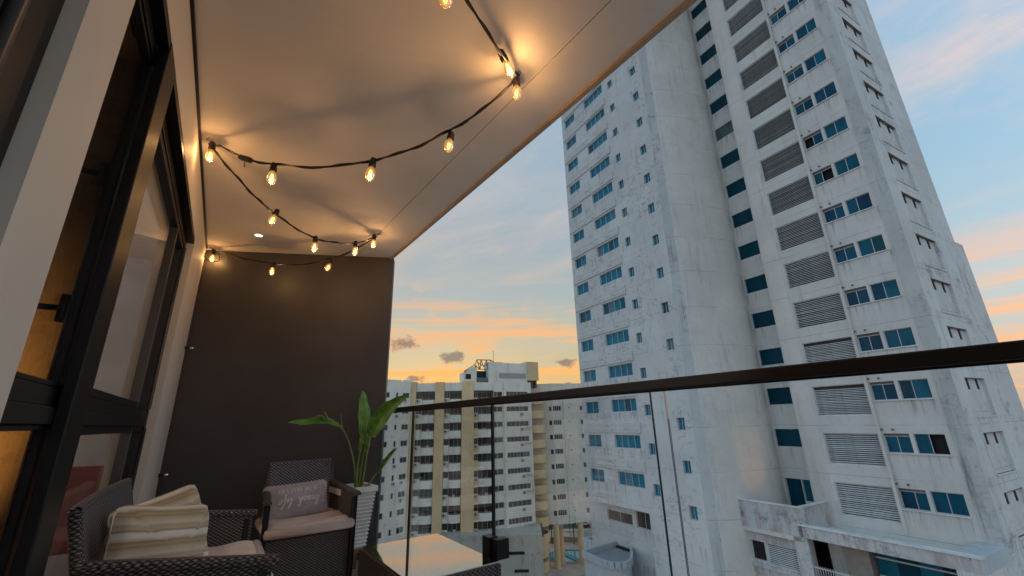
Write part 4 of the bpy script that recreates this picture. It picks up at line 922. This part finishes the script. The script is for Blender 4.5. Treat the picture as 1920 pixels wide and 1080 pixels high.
# ---- string lights
def spline(pts, n=6):
    pts = [Vector(p) for p in pts]; out = []
    for i in range(len(pts) - 1):
        p0, p1, p2, p3 = pts[max(i - 1, 0)], pts[i], pts[i + 1], pts[min(i + 2, len(pts) - 1)]
        for k in range(n):
            t_ = k / n; out.append(.5 * ((2 * p1) + (p2 - p0) * t_ + (2 * p0 - 5 * p1 + 4 * p2 - p3) * t_ ** 2 + (3 * p1 - p0 - 3 * p2 + p3) * t_ ** 3))
    return out + [pts[-1]]
SLT = thing('string_lights', 'black cable of warm glowing bulbs zigzagging under the ceiling', 'string lights', (.4, 2.6, 2.75)); LO = (.4, 2.6, 2.75)
hooks = [(-.275, .50, 2.75), (1.014, 1.342, 2.75), (-.243, 2.774, 2.75), (1.015, 3.569, 2.75), (-.217, 4.70, 2.75)]
segs = [
 [(-.275, .50, 2.725), (0, .68, 2.645), (.30, .87, 2.585), (.58, 1.055, 2.60), (.80, 1.20, 2.645), (.93, 1.285, 2.69), (1.012, 1.340, 2.722)],
 [(1.012, 1.342, 2.722), (.99, 1.37, 2.690), (.881, 1.493, 2.560), (.767, 1.623, 2.478), (.639, 1.769, 2.415), (.49, 1.938, 2.390), (.29, 2.167, 2.410), (.083, 2.402, 2.488), (-.041, 2.545, 2.560), (-.162, 2.682, 2.668), (-.240, 2.770, 2.722)],
 [(-.240, 2.774, 2.722), (-.202, 2.799, 2.690), (-.093, 2.869, 2.615), (.024, 2.943, 2.542), (.129, 3.009, 2.496), (.295, 3.114, 2.452), (.456, 3.216, 2.440), (.629, 3.325, 2.482), (.796, 3.431, 2.555), (.93, 3.515, 2.650), (1.012, 3.567, 2.722)],
 [(1.012, 3.569, 2.722), (.866, 3.709, 2.610), (.689, 3.873, 2.538), (.472, 4.076, 2.509), (.277, 4.258, 2.542), (.063, 4.457, 2.614), (-.112, 4.600, 2.690), (-.215, 4.698, 2.724)]]
for sg in segs:
    path = spline(sg, 7); cb = MB().tube(path, .0055, 8).build('cable', M_cable, SLT, LO, True)
    tw = []
    for i, p in enumerate(path):
        d = (path[min(i + 1, len(path) - 1)] - path[max(i - 1, 0)]).normalized(); a = d.cross(Vector((0, 0, 1))).normalized(); b = d.cross(a); q = i * .75
        tw.append(p + (a * math.cos(q) + b * math.sin(q)) * .0072)
    MB().tube(tw, .0036, 6).build('twisted_wire', M_cable, cb, LO, True)
for h in hooks: MB().lathe([(.001, -.006), (.014, -.006), (.016, 0)], Matrix.Translation(h), 12).tube([Vector(h), Vector(h) + Vector((0, 0, -.02)), Vector(h) + Vector((.01, .004, -.032)), Vector(h) + Vector((.016, .006, -.022))], .0022, 6).build('hook', M_chrome, SLT, LO)
bulbs = [((-.222, 2.755, 2.640), (0, 0)), ((.090, 2.395, 2.405), (0, 0)), ((.494, 1.935, 2.318), (4, 6)), ((.775, 1.614, 2.400), (-8, 12)), ((1.004, 1.350, 2.632), (0, 3)), ((.900, 1.268, 2.655), (0, -30)), ((.44, .965, 2.450), (5, 0)), ((.159, 3.028, 2.438), (-10, 14)), ((.462, 3.220, 2.372), (0, 0)), ((.806, 3.437, 2.490), (3, 0)), ((.985, 3.550, 2.640), (0, 0)), ((.690, 3.872, 2.462), (-14, 20)), ((.282, 4.253, 2.468), (0, 0)), ((-.195, 4.680, 2.645), (0, 0))]
for (x, y, z), (tx, ty) in bulbs:
    M = Matrix.Translation((x, y, z)) @ Matrix.Rotation(R(tx), 4, 'X') @ Matrix.Rotation(R(ty), 4, 'Y')
    k = MB().lathe([(.001, .088), (.010, .088), (.016, .080), (.017, .055), (.0185, .054), (.0185, .038), (.017, .034), (.012, .033)], M, 16).build('bulb_holder', M_socket, SLT, LO, True)
    MB().lathe([(.012, .034), (.0135, .028), (.021, .012), (.0245, -.006), (.0225, -.026), (.014, -.041), (.006, -.046), (.0005, -.047)], M, 18).build('bulb', M_bulb, k, LO, True)
    fm = MB()
    for q in range(4):
        a = q * math.pi / 2 + .4; c_, s_ = math.cos(a), math.sin(a); fm.tube([M @ Vector((.003 * c_, .003 * s_, .020)), M @ Vector((.0085 * c_, .0085 * s_, -.004)), M @ Vector((.004 * c_, .004 * s_, -.030))], .0012, 5)
    fm.build('filament', M_fil, k, LO)
    ld = bpy.data.lights.new('bulb_light', 'POINT'); ld.energy = 1.22; ld.color = (1.0, .59, .29); ld.shadow_soft_size = .018
    lo = bpy.data.objects.new('bulb_light', ld); C.objects.link(lo); lo.parent = SLT; lo.location = (M @ Vector((0, 0, -.006))) - Vector(LO)
# plug connector on the second span
pc = MB(); Mx = Matrix.Translation((-.045, 2.550, 2.560)) @ Matrix.Rotation(R(-49), 4, 'Z') @ Matrix.Rotation(R(24), 4, 'Y')
pc.box(-.042, .042, -.013, .013, -.014, .014, Mx); pc.box(-.055, -.042, -.009, .009, -.009, .009, Mx); pc.box(.042, .060, -.007, .007, -.007, .007, Mx); pc.tube([Mx @ Vector((.0, 0, -.012)), Mx @ Vector((.022, 0, -.045))], .004, 6)
pc.build('plug_connector', M_socket, SLT, LO, bevel=.003)
# loop of spare cable round the last bulb
MB().tube(spline([(-.215, 4.698, 2.724), (-.262, 4.66, 2.665), (-.245, 4.65, 2.615), (-.19, 4.66, 2.600), (-.140, 4.68, 2.630), (-.155, 4.69, 2.690), (-.212, 4.695, 2.722)], 6), .004, 6).build('spare_loop', M_cable, SLT, LO, True)
# ---- recessed downlight
dl = thing('downlight', 'small round recessed downlight in the ceiling near the charcoal wall', 'light', (.128, 4.149, 2.75))
MB().lathe([(.0295, -.004), (.042, -.005), (.044, -.0005)], None, 24).build('trim_ring', M_alum, dl, smooth=True)
MB().lathe([(.0005, -.002), (.030, -.002)], None, 24).build('lens', M_led, dl)
# ---- wall pegs at the corner
for z, lb in ((1.778, 'upper small black wall peg with a chrome tip in the corner'), (.745, 'lower small black wall peg with a chrome tip in the corner')):
    pg = thing('wall_peg', lb, 'peg', (-.263, 4.66, z), group='pegs on the corner of the wall')
    MB().lathe([(.016, -.012), (.016, .012), (.010, .014), (.010, .036)], Matrix.Rotation(R(90), 4, 'Y'), 14).build('base', M_black, pg, smooth=True)
    MB().lathe([(.010, .036), (.013, .040), (.013, .062), (.001, .066)], Matrix.Rotation(R(90), 4, 'Y'), 14).build('tip', M_chrome, pg, smooth=True)

# ---- wicker seats (local x = forwards, y = across)
def wicker_seat(name, label, cat, loc, rz, Wd, D=.60, back=.84, armb=.70, armf=.635, taper=.045):
    o = thing(name, label, cat, loc, rz); h = Wd / 2
    def side(x): return h - taper * (1 - x / D)
    n = 14
    ap = MB(); 
    for dx in (0, -.02): ap.grid(lambda u, v: (D - .03 + dx, -h + .03 + (Wd - .06) * u, (.075 + .055 * (1 - (2 * u - 1) ** 2)) * (1 - v) + .388 * v), n, 1)
    ap.build('front_panel', M_wick, o, uvs='box')
    MB().box(.06, D - .031, -h + .06, h - .06, .30, .388).build('seat_base', M_wick, o, uvs='box')
    for s_ in (-1, 1):
        sp = MB()
        for dy in (0, .028):
            sp.grid(lambda u, v: (.03 + (D - .03) * u, s_ * (side(.03 + (D - .03) * u) - dy), (.09 + .03 * math.sin(math.pi * u)) * (1 - v) + (armb + (armf - armb) * u - .012) * v), 10, 1)
        sp.build('side_panel', M_wick, o, uvs='box')
        am = MB(); pr_ = [(-.034, -.010), (-.034, .006), (-.022, .017), (.006, .017), (.018, .006), (.018, -.010)]
        rg = []
        for i in range(13):
            u = i / 12; x = .02 + (D - .0) * u; z = armb + (armf - armb) * u
            rg.append([(x, s_ * (side(min(x, D)) + a), z + b) for a, b in pr_])
        m_ = len(pr_); vs = [p for r_ in rg for p in r_]; am.add(vs, [(i * m_ + k, i * m_ + (k + 1) % m_, (i + 1) * m_ + (k + 1) % m_, (i + 1) * m_ + k) for i in range(12) for k in range(m_)] + [tuple(range(m_)), tuple(reversed(range(12 * m_, 13 * m_)))])
        am.build('armrest', M_wick, o, uvs='box')
        MB().box(D - .045, D - .012, s_ * (h - .016) - .016, s_ * (h - .016) + .016, 0, armf - .02).build('leg', M_blackm, o, bevel=.004)
        MB().box(.02, .05, s_ * (h - taper - .016) - .015, s_ * (h - taper - .016) + .015, 0, .40).build('leg', M_blackm, o, bevel=.004)
    bk = MB(); hb = h - taper - .012
    def bpt(u, v, dx):
        y = -hb + 2 * hb * u; zt = back
        return (.115 - .115 * v + dx - .02 * math.sin(math.pi * u) * v, y, .34 + (zt - .34) * v)
    bk.grid(lambda u, v: bpt(u, v, 0), 16, 6); bk.grid(lambda u, v: bpt(u, v, -.030), 16, 6)
    bk.build('backrest', M_wickt, o, uvs='box')
    MB().tube([bpt(u / 20, 1, -.015) for u in range(21)], .019, 8).build('top_rail', M_wickt, o, uvs='box', smooth=True)
    for s_ in (0, 1): MB().tube([bpt(s_, v / 6, -.015) for v in range(7)], .018, 8).build('back_edge', M_wick, o, uvs='box', smooth=True)
    return o
LS = wicker_seat('wicker_loveseat', 'dark brown wicker loveseat under the wide window', 'loveseat', (-.285, 2.545, 0), R(-1), 1.11, .57, .85, .69, .625)
CH = wicker_seat('wicker_armchair', 'dark wicker armchair standing before the charcoal wall', 'armchair', (.682, 4.005, 0), R(-90), .585, .60, .81, .655, .62, .05)
def cushion(name, label, loc, rz, L, Wd, t_, cat='cushion'):
    def pt(u, v, s_):
        a, b = 2 * u - 1, 2 * v - 1
        f_ = (1 - abs(a) ** 12) ** .5 * (1 - abs(b) ** 12) ** .5
        return (L / 2 * a, Wd / 2 * b, t_ / 2 + s_ * t_ / 2 * (.55 + .45 * f_) + (.006 * math.sin(7 * a + 3 * b) * f_ if s_ > 0 else 0))
    mb = MB(); mb.grid(lambda u, v: pt(u, v, 1), 24, 24); mb.grid(lambda u, v: pt(u, v, -1), 24, 24)
    mb.tube([(L / 2 * a, Wd / 2 * b, t_ * .5) for a, b in ((-.99, -.99), (.99, -.99), (.99, .99), (-.99, .99), (-.99, -.99))], t_ * .40, 10)
    o = mb.build(name, M_cush, None, smooth=True, uvs='box'); o.location = loc; o.rotation_euler = (0, 0, rz); return tag(o, label, cat)
cushion('seat_cushion', 'taupe seat cushion on the wicker armchair', (.682, 3.655, .390), R(-90), .47, .525, .085)
cushion('seat_cushion', 'long taupe seat cushion on the wicker loveseat', (.060, 2.545, .390), R(-1), .50, 1.03, .115)
# ---- throw pillows
def pillow_fn(w, h, t_, wob=0):
    def pt(a, b, s_):
        f_ = max(0, (1 - a * a)) ** .40 * max(0, (1 - b * b)) ** .40
        m_ = max(abs(a), abs(b)); k_ = m_ / max(1e-6, (abs(a) ** 9 + abs(b) ** 9) ** (1 / 9)); a *= k_; b *= k_
        x = w / 2 * a * (1 - .07 * (1 - b * b)); z = h / 2 * b * (1 - .07 * (1 - a * a))
        return Vector((x, -s_ * t_ / 2 * f_ - (wob * .012 * math.sin(4.2 * a + 2) * math.cos(3.1 * b) + wob * .006 * math.sin(9 * a - 5 * b)) * f_, z))
    return pt
def pillow(name, label, mat, w, h, t_, M, wob=1.0):
    pt = pillow_fn(w, h, t_, wob); n = 26; mb = MB(); uv = []
    for s_ in (1, -1):
        mb.grid(lambda u, v: pt(2 * u - 1, 2 * v - 1, s_), n, n); uv += [(i / n, j / n) for j in range(n + 1) for i in range(n + 1)]
    o = mb.build(name, mat, None, smooth=True, uvs=uv); o.matrix_world = M
    hem = MB().tube([pt(*q, 1) for q in [(-1, -1 + 2 * k / 10) for k in range(10)] + [(-1 + 2 * k / 10, 1) for k in range(10)] + [(1, 1 - 2 * k / 10) for k in range(10)] + [(1 - 2 * k / 10, -1) for k in range(11)]], .0032, 6).build('hem', mat, o, uvs='box')
    return tag(o, label, 'pillow'), pt
def pmat(loc, rz, lean, roll): return Matrix.Translation(loc) @ Matrix.Rotation(R(rz), 4, 'Z') @ Matrix.Rotation(R(lean), 4, 'X') @ Matrix.Rotation(R(roll), 4, 'Y')
pillow('throw_pillow', 'nearer beige striped pillow with level stripes, on the loveseat', M_stripe, .40, .37, .17, pmat((-.085, 2.255, .640), 44, -8, 9), 1)
pillow('throw_pillow', 'farther beige striped pillow tilted behind the nearer one', M_stripe, .38, .38, .16, pmat((-.085, 2.520, .648), 40, -14, -10), 1.2)
lp, lpt = pillow('throw_pillow', 'lilac-grey oblong pillow with upside-down cream lettering, on the armchair', M_lilac, .455, .25, .11, pmat((.625, 3.745, .572), 4, -18, -2), .7)
# lettering: cursive words over small capitals, the pillow lies upside down
CAP = {'I': [[(.5, 0), (.5, 1)]], 'S': [[(.95, .85), (.6, 1), (.2, .95), (.08, .75), (.25, .57), (.75, .45), (.92, .25), (.75, .04), (.35, 0), (.05, .15)]], 'T': [[(0, 1), (1, 1)], [(.5, 1), (.5, 0)]], 'H': [[(.08, 0), (.08, 1)], [(.92, 0), (.92, 1)], [(.08, .52), (.92, .52)]], 'E': [[(.9, 1), (.1, 1), (.1, 0), (.9, 0)], [(.1, .52), (.75, .52)]], 'B': [[(.1, 0), (.1, 1), (.65, .97), (.82, .8), (.65, .56), (.1, .53)], [(.65, .56), (.92, .38), (.88, .12), (.65, 0), (.1, 0)]], 'L': [[(.12, 1), (.12, 0), (.88, 0)]], 'F': [[(.1, 0), (.1, 1), (.9, 1)], [(.1, .52), (.75, .52)]]}
CUR = {'b': (.62, [(0, .05), (.16, .5), (.34, 1.1), (.38, 1.42), (.28, 1.5), (.2, 1.2), (.17, .5), (.2, .08), (.35, 0), (.5, .2), (.46, .5), (.36, .55), (.5, .42), (.62, .45)]),
 'e': (.46, [(0, .3), (.2, .36), (.34, .52), (.28, .68), (.14, .6), (.08, .32), (.16, .05), (.3, .02), (.46, .25)]),
 'a': (.56, [(0, .25), (.3, .62), (.16, .62), (.05, .35), (.1, .06), (.22, .05), (.34, .4), (.36, .62), (.34, .2), (.4, .03), (.56, .25)]),
 'c': (.44, [(0, .25), (.28, .56), (.24, .66), (.12, .58), (.06, .3), (.14, .04), (.28, .04), (.44, .28)]),
 'h': (.62, [(0, .1), (.18, .6), (.36, 1.2), (.38, 1.46), (.28, 1.46), (.2, 1.1), (.14, 0), (.2, .4), (.34, .64), (.42, .52), (.42, .15), (.48, .02), (.62, .25)]),
 'l': (.42, [(0, .2), (.16, .6), (.32, 1.2), (.33, 1.46), (.23, 1.46), (.16, 1.1), (.13, .4), (.18, .05), (.28, .03), (.42, .3)]),
 'i': (.32, [(0, .25), (.14, .62), (.12, .2), (.17, .02), (.32, .28)]),
 'f': (.42, [(0, .25), (.16, .7), (.32, 1.2), (.32, 1.44), (.22, 1.42), (.17, 1.0), (.13, 0), (.10, -.55), (.18, -.66), (.24, -.45), (.2, .0), (.26, .12), (.42, .3)])}
def stroke(pts2, r_, smooth):
    p3 = []
    src = [Vector((x, y, 0)) for x, y in pts2]
    if smooth: src = spline(src, 4)
    else:
        o_ = []
        for a, b in zip(src, src[1:]): o_ += [a.lerp(b, k / 3) for k in range(3)]
        src = o_ + [src[-1]]
    for p in src:
        q = lpt(-p.x / (.455 / 2), -p.y / (.25 / 2), 1); p3.append((q.x, q.y - .0012, q.z))
    return MB().tube(p3, r_, 5)
x = -.165
for word in ('beach', 'life'):
    pts2 = []
    for ch in word:
        wd, pp = CUR[ch]; pts2 += [(x + (a + .16 * b) * .062, -.012 + b * .046) for a, b in pp[(1 if pts2 else 0):]]; x += wd * .062
    stroke(pts2, .0025, True).build('lettering', M_ink, lp)
    x += .034
sx_ = -.150
for ch in 'IS THE BEST LIFE':
    if ch == ' ': sx_ += .013; continue
    for st_ in CAP[ch]: stroke([(sx_ + a * .0135, -.082 + b * .026) for a, b in st_], .0021, False).build('lettering', M_ink, lp)
    sx_ += .0205 if ch != 'I' else .017

# ---- coffee table
CT = thing('coffee_table', 'low dark wicker coffee table with a mirror-bright glass top', 'table', (1.01, 2.28, 0)); CO = (1.01, 2.28, 0)
x0, x1, y0, y1, zt = .785, 1.243, 1.925, 2.640, .46
for nm, b_ in (('side_panel', (x0, x0 + .025, y0, y1)), ('side_panel', (x1 - .025, x1, y0, y1)), ('side_panel', (x0 + .0255, x1 - .0255, y0, y0 + .025)), ('side_panel', (x0 + .0255, x1 - .0255, y1 - .025, y1))):
    MB().box(*b_, .10, zt - .008).build(nm, M_wick, CT, CO, uvs='box', bevel=.004)
for x in (x0 + .005, x1 - .035):
    for y in (y0 + .005, y1 - .035): MB().box(x, x + .03, y, y + .03, 0, .105).build('leg', M_blackm, CT, CO)
MB().box(x0 + .0252, x1 - .0252, y0 + .0252, y1 - .0252, .40, zt - .012).build('tray', M_wick, CT, CO, uvs='box')
MB().box(x0 + .012, x1 - .006, y0 + .012, y1 - .016, zt - .0075, zt).build('glass_top', M_mirror, CT, CO, bevel=.001)

# ---- planter, stand and plant
PX, PY = 1.055, 3.84
ps = thing('planter_stand', 'reddish wooden stand under the pale ribbed planter', 'stand', (PX, PY, 0), R(4))
MB().box(-.10, .10, -.10, .10, .145, .18).build('top', M_wood, ps, bevel=.004)
for a in (-.08, .08):
    for b in (-.08, .08): MB().box(a - .018, a + .018, b - .018, b + .018, 0, .1448).build('leg', M_wood, ps, bevel=.003)
pt_ = thing('planter', 'tall pale grey square planter with horizontal ribs', 'planter', (PX, PY, .18), R(4))
HT = .44
def half(z): return .098 + (.142 - .098) * z / HT
MB().add([(s1 * (half(z) - .012), s2 * (half(z) - .012), z) for z in (0, HT - .04) for s1, s2 in ((-1, -1), (1, -1), (1, 1), (-1, 1))], [(0, 1, 2, 3), (0, 1, 5, 4), (1, 2, 6, 5), (2, 3, 7, 6), (3, 0, 4, 7)]).build('body', M_pot, pt_)
NRB = 15
for i in range(NRB):
    za = i * (HT - .045) / NRB; zb = (i + 1) * (HT - .045) / NRB - .003; ha, hb_ = half(za) - .006, half(zb) + .004
    MB().add([(s1 * q, s2 * q, z) for q, z in ((ha, za), (hb_, zb - .006), (hb_ - .004, zb), (ha - .01, zb)) for s1, s2 in ((-1, -1), (1, -1), (1, 1), (-1, 1))], [(4 * a + b, 4 * a + (b + 1) % 4, 4 * a + 4 + (b + 1) % 4, 4 * a + 4 + b) for a in range(3) for b in range(4)] + [(3, 2, 1, 0)]).build('rib', M_pot, pt_)
r0, r1 = .120, .150; rim = MB()
for a in range(4):
    Mz = Matrix.Rotation(a * math.pi / 2, 4, 'Z'); rim.add([Mz @ Vector(p) for p in ((-r1, -r1, HT - .04), (r1, -r1, HT - .04), (r1, -r1, HT), (-r1, -r1, HT), (-r0, -r0, HT), (r0, -r0, HT), (-r0, -r0, HT - .06), (r0, -r0, HT - .06))], [(0, 1, 2, 3), (3, 2, 5, 4), (4, 5, 7, 6)])
rim.build('rim', M_pot, pt_); MB().box(-.121, .121, -.121, .121, HT - .08, HT - .045).build('soil', M_soil, pt_)
PLN = thing('potted_plant', 'bird-of-paradise plant with one upright green leaf in the ribbed planter', 'plant', (1.09, 3.81, .575)); PO = (1.09, 3.81, .575)
def leaf(stalk, blade, wmax, sidev, fold=.35, rs=(.009, .005), prof=.8, wavy=.006):
    MB().tube(spline(stalk, 6), [rs[0] + (rs[1] - rs[0]) * k / (6 * (len(stalk) - 1)) for k in range(6 * (len(stalk) - 1) + 1)], 8).build('stalk', M_stalk, PLN, PO, True)
    if not blade: return
    sp = spline(blade, 6); sp = [sp[round(i * (len(sp) - 1) / 18)] for i in range(19)]; mb = MB(); uv = []; sv = Vector(sidev)
    for i, p in enumerate(sp):
        d = (sp[min(i + 1, 18)] - sp[max(i - 1, 0)]).normalized(); a = (sv - d * sv.dot(d)).normalized(); n = d.cross(a); s_ = i / 18
        w = wmax * (math.sin(math.pi * min(1, s_ ** prof * .98 + .015))) ** .75
        for k in range(-4, 5):
            q = k / 4; mb.v.append(tuple(p + a * w * q + n * (abs(q) * w * fold + wavy * math.sin(i * 1.3 + k) * abs(q)))); uv.append((q * .5 + .5, s_))
    mb.f = [(i * 9 + k, i * 9 + k + 1, (i + 1) * 9 + k + 1, (i + 1) * 9 + k) for i in range(18) for k in range(8)]
    lf_ = mb.build('leaf', M_leaf, PLN, PO, True, uv)
    MB().tube(sp, [.0045 * (1 - i / 19) + .0008 for i in range(19)], 6).build('midrib', M_stalk, lf_, PO, True)
leaf([(1.085, 3.80, .56), (1.10, 3.80, .78), (1.118, 3.795, .955)], [(1.118, 3.795, .93), (1.105, 3.79, 1.10), (1.085, 3.79, 1.25), (1.062, 3.80, 1.375)], .058, (1, .25, 0), .30)
leaf([(1.10, 3.81, .56), (1.125, 3.79, .80), (1.135, 3.74, 1.02)], [(1.135, 3.735, 1.00), (1.165, 3.66, 1.11), (1.205, 3.57, 1.205), (1.25, 3.48, 1.265), (1.312, 3.385, 1.318)], .066, (-.55, .1, .8), .45, prof=.62)
leaf([(1.07, 3.81, .56), (1.035, 3.80, .79), (.965, 3.785, .985), (.905, 3.775, 1.075)], [(.925, 3.775, 1.06), (.85, 3.77, 1.125), (.74, 3.75, 1.150), (.62, 3.73, 1.138), (.498, 3.70, 1.128)], .030, (0, .6, 1), .9, prof=1.15)
leaf([(.80, 3.765, 1.135), (.77, 3.74, 1.175), (.752, 3.73, 1.20)], [(.79, 3.76, 1.13), (.74, 3.73, 1.17), (.69, 3.71, 1.165)], .016, (0, .6, 1), .8)
leaf([(.915, 3.775, 1.07), (.900, 3.77, 1.13), (.893, 3.765, 1.185)], None, .01, (1, 0, 0), rs=(.005, .0018))
leaf([(1.12, 3.80, .56), (1.16, 3.75, .64), (1.20, 3.69, .72)], [(1.19, 3.70, .70), (1.235, 3.63, .80), (1.268, 3.575, .87), (1.292, 3.545, .905)], .017, (-.6, .2, .7), .9)
leaf([(1.105, 3.79, .56), (1.12, 3.78, .74), (1.128, 3.77, .90)], [(1.128, 3.77, .86), (1.14, 3.76, .97), (1.138, 3.755, 1.06)], .020, (1, .3, 0), .9)
leaf([(1.075, 3.79, .56), (1.06, 3.785, .72), (1.075, 3.78, .92)], [(1.073, 3.78, .88), (1.085, 3.775, .98), (1.09, 3.77, 1.07)], .018, (1, .3, 0), .9)
for a, b in ((1.09, .80), (1.11, .86), (1.07, .76)): leaf([(a, 3.815, .56), (a + .005, 3.81, .7), (a + .02, 3.80, b)], None, 0, (1, 0, 0), rs=(.011, .004))
